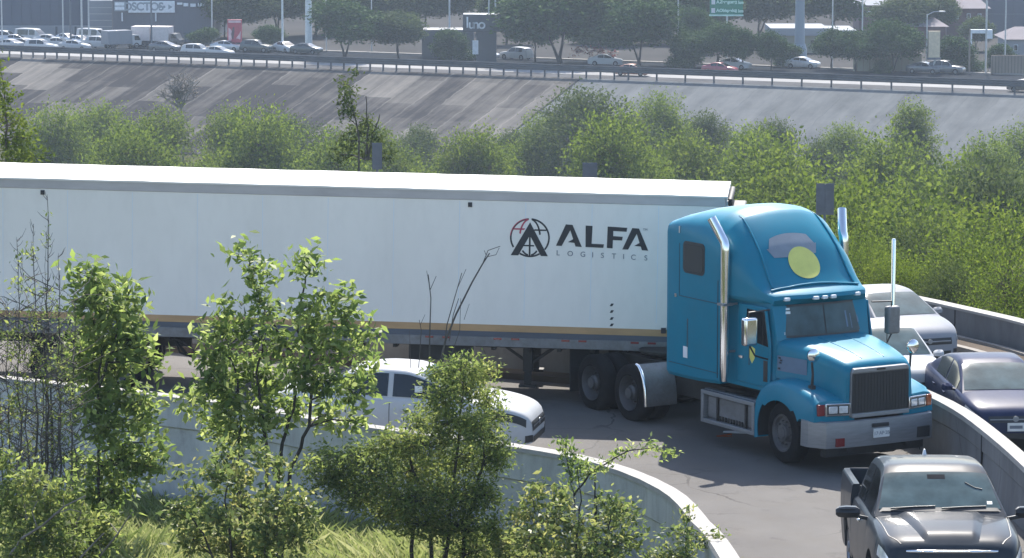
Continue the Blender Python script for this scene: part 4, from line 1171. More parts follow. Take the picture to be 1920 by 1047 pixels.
# ---------------------------------------------------------------- pickup
pk = thing('pickup_truck', 'dark charcoal crew cab pickup climbing the ramp in front of the blue truck', 'pickup')
PT = [(-.98, 1.26), (0, 1.28), (1.2, 1.27), (1.5, 1.285), (2.0, 1.255), (2.5, 1.19), (2.72, 1.14), (2.84, 1.085), (2.90, 1.02), (2.93, .9)]
PS = [(-.98, 1.20), (0, 1.20), (1.3, 1.19), (1.8, 1.16), (2.4, 1.09), (2.7, 1.04), (2.84, .98), (2.9, .93), (2.93, .86)]
PP = [(-.98, 1), (1.0, 1), (1.6, 1.0), (2.2, .985), (2.55, .955), (2.78, .90), (2.88, .86), (2.93, .82)]
PC = [(-1.0, 1.30), (-.93, 1.62), (-.84, 1.79), (-.6, 1.855), (.1, 1.88), (.5, 1.865), (.72, 1.80), (1.1, 1.56), (1.52, 1.26)]
c = Car(5.86, 2.0, PT, PS, PP, [(-1.75, .40), (1.90, .40)], .48, .34, PC, .905, .36, .3)
mb = c.body(-.98, None); bd = mb.build('body', M['charcoal'], pk, sm=32)
c.cabin().build('cabin', M['charcoal'], pk, sm=32)
ws_ = c.screen(1.40, .78, .045, .006).build('windscreen', M['wind'], pk, sm=60)
mb = c.screen(1.44, 1.385, -0.01, .010); mb.build('cowl', M['black'], pk, sm=60)
c.screen(-.995, -.90, .1).build('rear_window', M['glass'], pk, sm=60)
for sy in (-1, 1):
    for a, b_ in ((-.80, .02), (.12, 1.10)): c.sidewin(a, b_, sy, .08, .82).build('side_window', M['glass'], pk, sm=60)
    for x in (-.9, .06, 1.12): c.sidepatch(x - .007, x + .007, .5, lambda q: crv(c.sh, q) - .01, sy, .003, 1, 5).build('door_seam', M['black'], bd)
    for x in (-.62, .30):
        z = 1.06; y = c.side(x, z); q = MB(); q.bx(x - .11, x + .11, *sorted((sy*(y - .01), sy*(y + .035))), z - .02, z + .025); q.build('handle', M['chrome'], bd, bevel=.012)
    # headlight and lower lamp
    c.sidepatch(2.56, 2.915, lambda x: crv(c.sh, x) - .17, lambda x: crv(c.sh, x) - .035, sy, .008, 10, 3).build('headlight', M['lens'], bd, sm=60)
    # bed side with its own arch
    xs_ = [-2.93, -2.90] + [-2.8 + .05*i for i in range(37)] + [-.99]
    rings = []
    for x in xs_:
        zb = c.zb(x); zb = min(zb, 1.3); wo = lut([(-2.93, .965), (-2.8, .99), (-1, 1.0)], x)
        rings.append([(x, sy*(wo - .03), zb), (x, sy*wo, max(zb, .75)), (x, sy*(wo - .005), 1.18), (x, sy*(wo - .03), 1.375), (x, sy*(wo - .05), 1.395), (x, sy*(wo - .13), 1.395), (x, sy*(wo - .14), 1.37), (x, sy*(wo - .14), .8), (x, sy*(wo - .12), max(.34, min(zb, .8)))])
    q = MB(); q.loft(rings); q.build('bed_side', M['charcoal'], pk, sm=32)
q = MB(); q.bx(-2.88, -1.0, -.87, .87, .74, .78); q.bx(-1.03, -.985, -.87, .87, .7, 1.37); q.build('bed_floor', M['black'], pk)
q = MB(); q.bx(-2.935, -2.88, -.84, .84, .62, 1.40); q.build('tailgate', M['charcoal'], pk, bevel=.02)
q = MB(); q.bx(-2.6, 2.5, -.84, .84, .36, 1.0); q.build('underbody', M['black'], pk)
# raised centre of the hood with its creases
def hoodz(x, y):
    h = c.half(x)
    return lut(sorted([(a, z) for a, z in h[6:]]), abs(y))
rows = []
for i in range(25):
    x = 1.50 + (2.86 - 1.50) * i / 24; w = lut([(1.5, .60), (2.86, .36)], x); row = []
    for j in range(21):
        u = -1 + 2*j/20; y = u * w; lift = .052 * smooth((1 - abs(u)) / .22) * smooth((2.88 - x) / .25) - .004
        row.append((x, y, hoodz(x, y) + lift))
    rows.append(row)
q = MB(); q.grid(rows); q.build('hood_bulge', M['charcoal'], bd, sm=60)
q = MB(); pts = [(1.47 - .05*(y/.8)**2, y, hoodz(1.47, y) + .004) for y in [-.84 + .084*i for i in range(21)]]; q.tube(pts, .012, 5); q.build('hood_seam', M['black'], bd)
for sy in (-1, 1):
    q = MB(); q.tube([(x, sy*lut([(1.5, .87), (2.6, .80), (2.82, .66)], x), hoodz(x, lut([(1.5, .87), (2.6, .80), (2.82, .66)], x)) + .001) for x in [1.5 + .07*i for i in range(20)]], .007, 4); q.build('hood_seam', M['black'], bd)
# grille
def pkx(y): return 2.945 - .10 * (y / .9)**2
q = MB(); q.grid([[(pkx(y) + o, y, z) for y in [-.62 + .062*i for i in range(21)]] for z, o in ((.62, .0), (.9, .008), (.97, -.01))]); gg = q.build('grille', M['mesh_grille'], bd, sm=60)
for z in (.70, .80, .89):
    q = MB(); q.tube([(pkx(y) + .012, y, z) for y in [-.58 + .058*i for i in range(21)]], .012, 5); q.build('grille_bar', M['black'], gg, sm=60)
q = MB(); q.tube([(pkx(y) - .015, y, .985) for y in [-.66 + .066*i for i in range(21)]], .022, 6); q.build('grille_trim', M['chrome'], gg, sm=60)
q = MB(); q.loft([[(pkx(y) - .25, y, .38), (pkx(y) + .05, y, .40), (pkx(y) + .06, y, .58), (pkx(y) - .25, y, .6)] for y in [-.98 + .098*i for i in range(21)]]); q.build('bumper', M['chrome'], pk, sm=40)
# mirrors, wipers, antenna, things behind the windscreen
for sy in (-1, 1):
    q = MB()
    x, y, z = 1.12, 0.97, 1.27
    q.loft([[(x + dx, sy*(y + dy), z + dz) for dx, dz in ((-.08*s, -.075*s), (.05*s, -.075*s), (.10*s, 0), (.05*s, .07*s), (-.08*s, .07*s))] for dy, s in ((.08, .55), (.12, .95), (.26, 1.0), (.37, .85), (.40, .5))])
    mo = q.build('mirror', M['black'], pk, sm=40)
    q = MB(); q.loft([[(x + dx, sy*(y + dy), z + dz) for dx, dz in ((-.03*s, .082*s), (.06*s, .076*s), (.085*s, .05*s), (-.03, .05*s))] for dy, s in ((.13, .95), (.26, 1.02), (.36, .88))]); q.build('mirror_cap', M['charcoal'], mo, sm=40)
    q = MB(); q.beam((x, sy*(y - .09), z - .10), (x + .02, sy*(y + .14), z - .05), .07, .05); q.build('mirror_arm', M['black'], mo, bevel=.01)
q = MB()
for a, b_ in (((1.41, -.66), (1.375, -.06)), ((1.41, .02), (1.375, .62))):
    q.tube([(a[0] + .02, a[1], c.cz(a[0], a[1]) + .02), ((a[0]+b_[0])/2, (a[1]+b_[1])/2, c.cz((a[0]+b_[0])/2, (a[1]+b_[1])/2) + .022), (b_[0], b_[1], c.cz(*b_) + .018)], .012, 5)
q.build('wiper', M['black'], ws_)
q = MB(); q.tube([(.98, .38, c.cz(.98, .38) + .012), (1.06, .50, c.cz(1.06, .5) + .012), (1.085, .60, c.cz(1.085, .6) + .012)], .010, 5); q.build('crack', M['black'], ws_)
q = MB(); q.grid([[(x, y, c.cz(x, y) + .010) for y in (-.12, -.04, .04, .12)] for x in (.84, .88, .92)]); q.build('mirror_mount', M['joint'], ws_)
q = MB(); q.grid([[(x, y, c.cz(x, y) + .010) for y in (.64, .68, .71)] for x in (1.28, 1.33)]); q.build('sticker', M['paper'], ws_)
q = MB(); q.loft([[(-.62 + dx*s, dy*s, 1.845 + z) for dx, dy in ((-.10, -.02), (.06, -.025), (.08, 0), (.06, .025), (-.10, .02))] for z, s in ((0, 1), (.05, .7), (.085, .35))]); q.build('antenna', M['sticker'], pk, sm=50)
small_wheels(pk, c, .40, .28, 'pk')
place(pk, 5.751, 46.93, 0.11, R_(-90.8), R_(4.06))
# slender chrome pole standing between the truck and the silver sedan
pl_ = at_y(1673, 655, 66.2)
q = MB(); zt = at_y(1673, 448, 66.2).z; z0 = road_z(pl_.x, 66.2)
q.tube([(0, 0, 0), (0, 0, zt - z0 - .03), (0, 0, zt - z0)], [.042, .042, .03], 10)
po = q.build('steel_pole', M['chrome'], sm=50); po.location = (pl_.x, 66.2, z0)
q = MB(); q.lathe([(0, 0), (.12, 0), (.12, .03), (.05, .04)], (0, 0, 0), 'z', 14); q.build('base_plate', M['galv'], po)
tag(po, 'thin shiny steel pole standing beside the small white hatchback', 'pole')
# ================================================================= VEGETATION
rng = np.random.default_rng(5)
G = {}
G['bright'] = leaf_mat('sunny sapling leaf', [(0.0550, 0.0994, 0.0277), (0.1168, 0.1853, 0.0433), (0.1994, 0.2712, 0.0713), (0.3163, 0.3706, 0.1383)], 0.58)
G['olive'] = leaf_mat('feathery olive leaf', [(0.0485, 0.0821, 0.0244), (0.1002, 0.1515, 0.0401), (0.1726, 0.2290, 0.0590), (0.2847, 0.3158, 0.0955)], 0.58, 0.6)
G['gloss'] = leaf_mat('glossy shrub leaf', [(0.0536, 0.0913, 0.0287), (0.1028, 0.1550, 0.0449), (0.1838, 0.2279, 0.0654), (0.3433, 0.3370, 0.1228)], 0.52, 0.45, spec=0.2)
G['dry'] = leaf_mat('dry dull leaf', [(0.0591, 0.0560, 0.0325), (0.0912, 0.0917, 0.0510), (0.1394, 0.1294, 0.0787)], 0.2, 0.7)
G['mid'] = leaf_mat('thicket leaf', [(0.0374, 0.0635, 0.0096), (0.0701, 0.1147, 0.0151), (0.1166, 0.1750, 0.0235), (0.1866, 0.2386, 0.0415)], 0.42, 0.8, spec=0.06, vary=0.5)
G['lime'] = leaf_mat('lime thicket leaf', [(0.0334, 0.0600, 0.0066), (0.0641, 0.1066, 0.0114), (0.1033, 0.1499, 0.0190), (0.1394, 0.1833, 0.0332)], 0.45, 0.8, spec=0.06, vary=0.5)
G['sage'] = leaf_mat('sage thicket leaf', [(0.0302, 0.0492, 0.0141), (0.0489, 0.0760, 0.0206), (0.0792, 0.1120, 0.0314), (0.1282, 0.1658, 0.0542)], 0.3, 0.8, spec=0.06, vary=0.5)
G['far'] = leaf_mat('distant tree leaf', [(0.0097, 0.0289, 0.0075), (0.0197, 0.0511, 0.0120), (0.0368, 0.0835, 0.0180), (0.0696, 0.1281, 0.0300)], 0.14, 0.8, spec=0.06, vary=0.5)
G['farlight'] = leaf_mat('pale distant tree leaf', [(0.0232, 0.0420, 0.0149), (0.0377, 0.0622, 0.0211), (0.0580, 0.0881, 0.0310), (0.0840, 0.1151, 0.0465)], 0.3, 0.8, spec=0.06, vary=0.5)
G['grass'] = leaf_mat('dry grass blade', [(0.1122, 0.1600, 0.0430), (0.1983, 0.2504, 0.0788), (0.2908, 0.3269, 0.1276), (0.3569, 0.3617, 0.1963)], 0.4, 0.7, 0.3)
def leaf_arrays(cen, size, ratio, up=0.35, dirs=None, jit=0.35):
    """one folded rhombus per leaf"""
    n = len(cen)
    nrm = rng.normal(size=(n, 3)); nrm[:, 2] += up * 2.2; nrm /= np.linalg.norm(nrm, axis=1)[:, None]
    d = rng.normal(size=(n, 3)) if dirs is None else dirs + rng.normal(size=(n, 3)) * 0.6
    d -= nrm * (d * nrm).sum(1)[:, None]; d /= (np.linalg.norm(d, axis=1)[:, None] + 1e-9)
    w = np.cross(nrm, d)
    L = size * (1 + rng.uniform(-jit, jit, n))[:, None]; Wd = L * ratio
    v = np.stack([cen - d * L * .5, cen + w * Wd * .5 - d * L * .05 + nrm * L * .05, cen + d * L * .5 - nrm * L * .08, cen - w * Wd * .5 - d * L * .05 + nrm * L * .05], 1).reshape(-1, 3)
    f = np.arange(n * 4).reshape(-1, 4)
    return v, f
def ell(n, c, r, shell=0.55):
    p = rng.normal(size=(n, 3)); p /= np.linalg.norm(p, axis=1)[:, None]
    rad = np.where(rng.random(n) < shell, rng.uniform(.7, 1.05, n), rng.random(n) ** (1/3))
    return np.asarray(c) + p * rad[:, None] * np.asarray(r)
def grow(name, label, cat, base, trunks, lumps, leaf, size, ratio, dens, bark, group=None, twig=0.5, up=.35, tr=0.03, k=9, spread=1.0, extra=None):
    """trunks: polylines in world space; lumps: (centre, (rx, ry, rz)); leaves sit on twigs that fill every lump"""
    base = Vector(base)
    root = thing(name, label, cat, base, group=group)
    tb = MB(); nodes = []
    for t in trunks:
        pts = [Vector(p) - base for p in t]
        n = len(pts); fine = []
        for i in range(n - 1):
            for q in range(4): fine.append(pts[i].lerp(pts[i+1], q / 4))
        fine.append(pts[-1])
        for i in range(1, len(fine) - 1): fine[i] = fine[i] + Vector((rnd.uniform(-1, 1), rnd.uniform(-1, 1), 0)) * tr * .7
        rads = [tr * (1 - .72 * i / (len(fine) - 1)) for i in range(len(fine))]
        tb.tube(fine, rads, 7); nodes += list(zip(fine, rads))
    cens, dirs = [], []
    for c, r in lumps:
        c = Vector(c) - base; r = np.asarray(r, float)
        low = [q for q in nodes if q[0].z < c.z + 0.05] or nodes
        nd = min(low, key=lambda q: (q[0] - c).length + 0.5 * max(0, q[0].z - c.z + r[2] * .3))
        a = nd[0]; mid = a.lerp(c, .55) + Vector((0, 0, (c - a).length * .08)) + Vector((rnd.uniform(-1, 1), rnd.uniform(-1, 1), 0)) * .04
        tb.tube([a, mid, c], [nd[1] * .7, nd[1] * .5, nd[1] * .25 + .002], 5)
        nt_ = max(4, int(dens * r[0] * r[2] * 170))
        ends = ell(nt_, c, r)
        for e in ends:
            e = Vector(e); s = c.lerp(mid, rnd.random() * .5)
            if rnd.random() < twig: tb.tube([s, s.lerp(e, .5) + Vector((0, 0, .02)), e], [.35 * nd[1] * .5 + .002, .003, .0015], 3, cap=False)
            d = np.array(e - s); d /= np.linalg.norm(d) + 1e-6
            kk = k + rnd.randint(-2, 2)
            t_ = rng.uniform(.55, 1.12, kk)[:, None]
            pp = np.array(s) + (np.array(e) - np.array(s)) * t_ + rng.normal(size=(kk, 3)) * size * 0.75 * spread
            cens.append(pp); dirs.append(np.repeat(d[None], kk, 0))
    if extra: extra(tb, base)
    tb.build('trunk', bark, root, sm=60, fix=False)
    if cens:
        C_, D_ = np.concatenate(cens), np.concatenate(dirs)
        v, f = leaf_arrays(C_, size, ratio, up, D_)
        np_mesh('crown', v, f, leaf, root)
    return root
def lump_px(lst, Y, dz=0.35):
    out = []
    for (px, py, rx, ry) in lst:
        y = Y + rnd.uniform(-dz, dz); s = y / FPX
        c = at_y(px, py, y); out.append((c, (rx * s, (rx + ry) / 2 * s * 1.0, ry * s)))
    return out
def pxs(lst, Y): return [at_y(px, py, Y) for px, py in lst]
def gbase(px, Y): 
    p = at_y(px, 900, Y); return Vector((p.x, Y, ground_z(p.x, Y)))
def trunk_px(pxbase, Y, lst): return [gbase(pxbase, Y)] + pxs(lst, Y)

# ---- foreground saplings and bushes
Y = 52.5
grow('sapling', 'bright leaved slim sapling with one dark trunk, before the trailer wheels', 'tree', gbase(186, Y),
     [trunk_px(186, Y, [(186, 900), (184, 800), (187, 700), (196, 620), (176, 545)]), pxs([(187, 720), (215, 640), (232, 575)], Y)],
     lump_px([(160, 510, 28, 22), (185, 530, 32, 26), (150, 560, 24, 34), (205, 575, 36, 30), (238, 560, 28, 30), (228, 610, 38, 30), (175, 610, 32, 36), (248, 640, 30, 24), (198, 650, 40, 34), (160, 668, 34, 30),
              (262, 655, 22, 22), (225, 690, 40, 30), (175, 720, 36, 36), (220, 748, 44, 30), (268, 755, 26, 26), (160, 770, 30, 30), (208, 800, 46, 32), (258, 810, 30, 22), (235, 862, 40, 32), (180, 872, 46, 34), (268, 870, 26, 22), (215, 920, 46, 30), (165, 935, 40, 34), (282, 665, 18, 14), (290, 690, 14, 10), (140, 690, 20, 20), (275, 790, 24, 14), (290, 760, 14, 10), (285, 875, 20, 14), (128, 620, 14, 18), (290, 830, 14, 10), (300, 880, 8, 8)], Y),
     G['bright'], .165, .42, 1.7, M['bark_dark'], tr=.028)
Y = 51.5
grow('sapling', 'tall many stemmed sapling with two leafy tips rising against the trailer, left of centre', 'tree', gbase(470, Y),
     [trunk_px(452, Y, [(448, 940), (445, 860), (452, 780), (440, 690), (420, 620)]), trunk_px(515, Y, [(520, 905), (532, 830), (555, 750), (545, 660), (505, 600), (480, 540), (468, 490)]), trunk_px(520, Y, [(545, 880), (578, 800), (590, 700), (560, 620), (570, 540), (580, 500)]), trunk_px(500, Y, [(500, 840), (480, 700), (500, 620)])],
     lump_px([(455, 478, 22, 16), (485, 490, 22, 14), (470, 515, 20, 16), (505, 512, 12, 8), (575, 485, 24, 17), (592, 494, 20, 16), (560, 508, 14, 10), (485, 555, 20, 26), (498, 590, 28, 26),
              (425, 585, 24, 24), (410, 620, 34, 26), (455, 620, 34, 28), (400, 665, 34, 30), (520, 640, 34, 30), (570, 580, 34, 20), (610, 575, 32, 22), (640, 560, 24, 20), (660, 600, 28, 28), (585, 625, 40, 30), (630, 645, 40, 32), (682, 640, 24, 26), (690, 680, 22, 24),
              (450, 690, 44, 34), (500, 715, 44, 34), (395, 720, 38, 32), (560, 700, 44, 34), (615, 715, 44, 34), (660, 730, 34, 34), (365, 750, 28, 26), (430, 765, 44, 34), (490, 780, 44, 32), (545, 765, 40, 28), (445, 820, 40, 26), (400, 800, 34, 24), (660, 790, 26, 26), (610, 780, 30, 24)], Y, .5),
     G['bright'], .155, .42, 1.7, M['bark_dark'], tr=.034)
Y = 49.5
grow('bush_tree', 'dense feathery olive green bush tree hiding the white sedan, in the middle foreground', 'tree', gbase(800, Y),
     [trunk_px(830, Y, [(840, 1000), (850, 900), (860, 800), (868, 720)]), trunk_px(770, Y, [(775, 1000), (750, 930), (720, 860)]), trunk_px(815, Y, [(800, 960), (770, 860), (760, 800)]), trunk_px(850, Y, [(880, 960), (905, 880), (910, 800)])],
     lump_px([(872, 690, 40, 24), (905, 700, 30, 24), (845, 705, 34, 26), (880, 730, 52, 34), (830, 745, 46, 34), (915, 755, 28, 32), (790, 790, 36, 28), (850, 790, 62, 40), (900, 810, 44, 40), (800, 835, 60, 36), (740, 830, 46, 28), (690, 845, 46, 28), (860, 860, 64, 44), (920, 860, 30, 36), (770, 880, 66, 40), (700, 885, 56, 34), (640, 870, 50, 28), (610, 855, 34, 20),
              (850, 930, 90, 46), (600, 900, 40, 26), (580, 870, 26, 18), (660, 930, 60, 30), (730, 960, 50, 28), (900, 1030, 80, 30), (940, 850, 26, 40), (935, 780, 18, 30), (820, 700, 26, 20), (770, 940, 72, 40), (690, 930, 50, 30), (910, 930, 34, 36), (640, 905, 36, 22), (860, 985, 70, 36), (790, 985, 60, 34), (930, 990, 30, 30)], Y, .6),
     G['olive'], .078, .36, 4.2, M['bark_dark'], tr=.036, k=12, spread=1.3)
Y = 47.5
grow('shrub', 'dark glossy shrub with broad leaves at the bottom, below the tall many stemmed sapling', 'bush', gbase(450, Y),
     [trunk_px(440, Y, [(430, 1000), (420, 940), (440, 860)]), trunk_px(470, Y, [(500, 1000), (540, 930)]), trunk_px(450, Y, [(380, 1000), (350, 960)])],
     lump_px([(430, 858, 30, 20), (480, 850, 26, 18), (400, 885, 30, 20), (450, 890, 36, 24), (520, 880, 30, 22), (385, 930, 28, 22), (340, 960, 34, 28), (400, 975, 40, 30), (460, 950, 40, 30), (520, 940, 40, 28), (565, 950, 32, 26), (500, 1000, 50, 34), (430, 1020, 50, 34), (360, 1010, 44, 30), (560, 1005, 40, 32), (480, 1045, 50, 26), (400, 890, 20, 16), (340, 890, 10, 10)], Y, .5),
     G['gloss'], .12, .44, 2.6, M['bark_dark'], tr=.022)
Y = 48.5
grow('shrub', 'low spreading shrub with yellow green leaves right of the feathery bush, against the grey wall', 'bush', gbase(1080, Y),
     [trunk_px(1080, Y, [(1080, 1010), (1090, 940), (1082, 880)]), trunk_px(1040, Y, [(1010, 1000), (1000, 940)]), trunk_px(1110, Y, [(1140, 1000), (1150, 950)])],
     lump_px([(1000, 925, 36, 24), (1050, 935, 34, 22), (985, 965, 40, 26), (1040, 975, 44, 28), (1095, 985, 36, 24), (1130, 940, 26, 20), (1160, 950, 30, 22), (1145, 985, 36, 26), (1000, 1010, 50, 30), (1070, 1020, 50, 30), (1140, 1025, 46, 28), (1190, 1010, 24, 22), (950, 1020, 36, 28), (1180, 970, 20, 18), (1100, 1045, 80, 20), (1000, 1045, 80, 20)], Y, .5),
     G['gloss'], .105, .44, 2.4, M['bark_dark'], tr=.02)
Y = 50.2
grow('sapling', 'thin forked sapling with long leafy side branch reaching over the shaded road', 'tree', gbase(1085, Y),
     [trunk_px(1085, Y, [(1082, 990), (1076, 930), (1070, 900)]), pxs([(1076, 930), (1105, 890), (1150, 860), (1180, 845), (1225, 840), (1262, 850)], Y), pxs([(1072, 905), (1065, 870), (1060, 840)], Y)],
     lump_px([(1062, 845, 16, 12), (1075, 865, 20, 16), (1090, 885, 24, 16), (1070, 905, 16, 14), (1110, 880, 18, 12), (1130, 868, 12, 9), (1160, 852, 14, 8), (1185, 843, 13, 6), (1210, 838, 14, 6), (1238, 842, 14, 5), (1258, 849, 8, 4), (1055, 830, 8, 8)], Y, .15),
     G['bright'], .095, .42, 2.8, M['bark_dark'], tr=.016)
Y = 46.8
grow('shrub', 'small fresh green shrub at the bottom edge beside the curving end of the wall', 'bush', gbase(1275, Y), [trunk_px(1280, Y, [(1285, 1020), (1290, 985)])],
     lump_px([(1290, 975, 20, 16), (1270, 1000, 30, 22), (1305, 1010, 26, 22), (1285, 1035, 40, 22), (1255, 1040, 34, 20), (1335, 1005, 16, 8), (1350, 1006, 8, 5), (1230, 1045, 30, 16)], Y, .4), G['gloss'], .085, .42, 2.6, M['bark_dark'], tr=.014)
Y = 48.0
grow('bush', 'tangled low green bush filling the bottom left corner', 'bush', gbase(80, Y), [trunk_px(70, Y, [(60, 1000), (40, 930)]), trunk_px(130, Y, [(140, 1000), (160, 930)]), trunk_px(100, Y, [(220, 1000), (250, 960)])],
     lump_px([(20, 920, 40, 34), (60, 900, 40, 30), (30, 965, 50, 36), (90, 950, 50, 34), (130, 920, 34, 26), (140, 975, 50, 34), (50, 1010, 60, 36), (110, 1010, 60, 34), (180, 1010, 50, 34), (195, 975, 30, 24), (40, 1045, 70, 24), (140, 1045, 80, 24), (10, 860, 30, 26)], Y, .6),
     G['olive'], .11, .42, 2.6, M['deadwood'], tr=.02)
# dry thicket at the left: upright grey stems with few leaves
Y = 50.6
droot_base = gbase(70, Y)
def dry_extra(tb, base):
    for (x0, y0, x1, y1, r) in ((88, 960, 88, 372, .022), (70, 960, 62, 420, .02), (112, 950, 110, 480, .02), (40, 950, 32, 450, .018), (20, 940, 12, 560, .016), (130, 950, 140, 560, .016), (55, 950, 45, 600, .014), (98, 960, 118, 640, .014), (5, 950, -12, 500, .016), (78, 950, 80, 560, .014), (28, 950, 52, 640, .012), (150, 960, 128, 700, .012)):
        pts = []; n = 12; d = rnd.uniform(-.35, .35)
        for i in range(n + 1):
            t = i / n; p = at_y(x0 + (x1 - x0) * t + rnd.uniform(-4, 4), y0 + (y1 - y0) * t, Y + d + rnd.uniform(-.05, .05)); pts.append(p - base)
        tb.tube(pts, [r * (1 - .8 * i / n) for i in range(n + 1)], 5)
        for i in range(3, n + 1):
            for q in range(rnd.randint(3, 6)):
                a = rnd.uniform(0, 6.28); l = rnd.uniform(.10, .42) * (1.25 - i / n * .75)
                p = pts[i].lerp(pts[i-1], rnd.random()); m_ = p + Vector((math.cos(a) * l * .5, math.sin(a) * l * .4, l * .35)); e = m_ + Vector((math.cos(a) * l * .35, math.sin(a) * l * .3, l * rnd.uniform(.3, .8)))
                tb.tube([p, m_, e], [r * .3, r * .2, .002], 3, cap=False)
    for _ in range(380):                                   # fine dead twigs lower down
        p = at_y(rnd.uniform(-15, 150), 520 + 430 * rnd.random() ** .7, Y + rnd.uniform(-.6, .6)) - base; a = rnd.uniform(0, 6.28); l = rnd.uniform(.25, .8)
        m_ = p + Vector((math.cos(a) * l * .4, math.sin(a) * l * .4, l * .2)); e = m_ + Vector((math.cos(a + .5) * l * .4, math.sin(a) * l * .3, l * rnd.uniform(-.1, .5)))
        tb.tube([p, m_, e], [.009, .006, .002], 3, cap=False)
grow('dry_bush', 'sparse thicket of upright dark stems with few leaves at the left edge', 'bush', droot_base, [trunk_px(80, Y, [(84, 900), (88, 600)])],
     lump_px([(0, 600, 30, 50), (50, 640, 40, 50), (100, 700, 40, 60), (10, 780, 40, 60), (60, 920, 60, 40), (120, 860, 40, 50), (88, 440, 8, 50), (62, 470, 12, 40), (38, 510, 16, 50), (100, 560, 24, 50), (60, 580, 26, 50), (20, 640, 30, 50), (70, 680, 40, 60), (120, 640, 22, 60), (30, 740, 44, 60), (90, 790, 46, 60), (20, 830, 40, 50), (130, 760, 26, 60), (70, 860, 50, 50)], Y, .4), G['olive'], .075, .4, 1.2, M['deadwood_dark'], tr=.02, k=6, extra=dry_extra)
# bare stalks in front of the trailer
Y = 50.9
def stalk_extra(tb, base):
    for pl, r in (([(822, 700), (835, 640), (855, 590), (885, 530), (905, 495), (918, 475)], .018), ([(905, 495), (915, 470), (938, 462)], .008), ([(912, 482), (930, 478), (936, 465)], .006), ([(912, 480), (908, 470)], .006),
                  ([(805, 690), (806, 620), (808, 560), (803, 515)], .012), ([(808, 560), (804, 530), (800, 508)], .006), ([(806, 545), (818, 518)], .006),
                  ([(828, 690), (838, 610), (852, 560), (866, 512)], .010), ([(858, 540), (874, 505)], .005), ([(842, 640), (850, 590), (860, 560)], .008), ([(838, 690), (862, 620), (864, 560)], .006),
                  ([(870, 600), (880, 570)], .004), ([(785, 690), (790, 620), (786, 600)], .007), ([(788, 610), (797, 590)], .004), ([(770, 690), (768, 620)], .005), ([(880, 690), (878, 655)], .006), ([(920, 690), (905, 650), (908, 655)], .006)):
        pts = [at_y(x, y, Y) - base for x, y in pl]; n = len(pts)
        tb.tube(pts, [r * (1 - .6 * i / n) for i in range(n)], 5)
grow('bare_stalk', 'bare leafless stalks leaning right across the orange stripe of the trailer', 'plant', gbase(835, Y), [trunk_px(835, Y, [(830, 1000), (824, 850), (822, 700)])], [], G['dry'], .05, .4, .5, M['deadwood_dark'], tr=.026, extra=stalk_extra)
# fallen dead branches bottom left
Y = 47.2
def fall_extra(tb, base):
    for pl, r in (([(40, 1010), (80, 985), (120, 950), (160, 930)], .02), ([(100, 965), (130, 955), (150, 960)], .01), ([(70, 990), (60, 960), (70, 940)], .01), ([(150, 1047), (175, 1020), (195, 1000)], .016), ([(120, 950), (118, 930)], .008)):
        pts = [at_y(x, y, Y) - base for x, y in pl]; tb.tube(pts, [r * (1 - .6 * i / len(pts)) for i in range(len(pts))], 5)
grow('fallen_branch', 'pale dead branch lying across the green bush in the bottom left corner', 'branch', gbase(80, Y), [[at_y(20, 1040, Y), at_y(40, 1010, Y)]], [], G['dry'], .05, .4, .5, M['deadwood'], tr=.022, extra=fall_extra)
# grass at the foot of the wall
n = 60000
gx = rng.uniform(-9.5, 3.0, n); gy = rng.uniform(47.0, 60.0, n)
keep = []
wx = np.array([p.x for p in NEARW]); wy = np.array([p.y for p in NEARW])
lim = np.interp(gx, wx[:np.argmax(wx > 2.75) or len(wx)], wy[:np.argmax(wx > 2.75) or len(wx)]) - 0.2
ok = gy < lim; gx, gy = gx[ok], gy[ok]; n = len(gx)
hgt = rng.uniform(.18, .55, n) * (0.6 + 0.8 * (np.sin(gx * 1.3) * np.cos(gy * .9) * .5 + .5)); ang = rng.uniform(0, 6.283, n); wd = rng.uniform(.010, .022, n)
gz = np.array([ground_z(a, b) for a, b in zip(gx, gy)]); lean = rng.normal(size=(n, 2)) * hgt[:, None] * .45
b0 = np.stack([gx, gy, gz], 1); dx = np.stack([np.cos(ang) * wd, np.sin(ang) * wd, 0 * wd], 1)
mid = b0 + np.stack([lean[:, 0] * .4, lean[:, 1] * .4, hgt * .6], 1); tip = b0 + np.stack([lean[:, 0], lean[:, 1], hgt], 1)
v = np.stack([b0 - dx, b0 + dx, mid + dx * .6, tip], 1).reshape(-1, 3)
tag(np_mesh('grass', v, np.arange(n * 4).reshape(-1, 4), G['grass']), 'sunlit yellow green grass at the foot of the grey retaining wall', 'grass', kind='stuff')

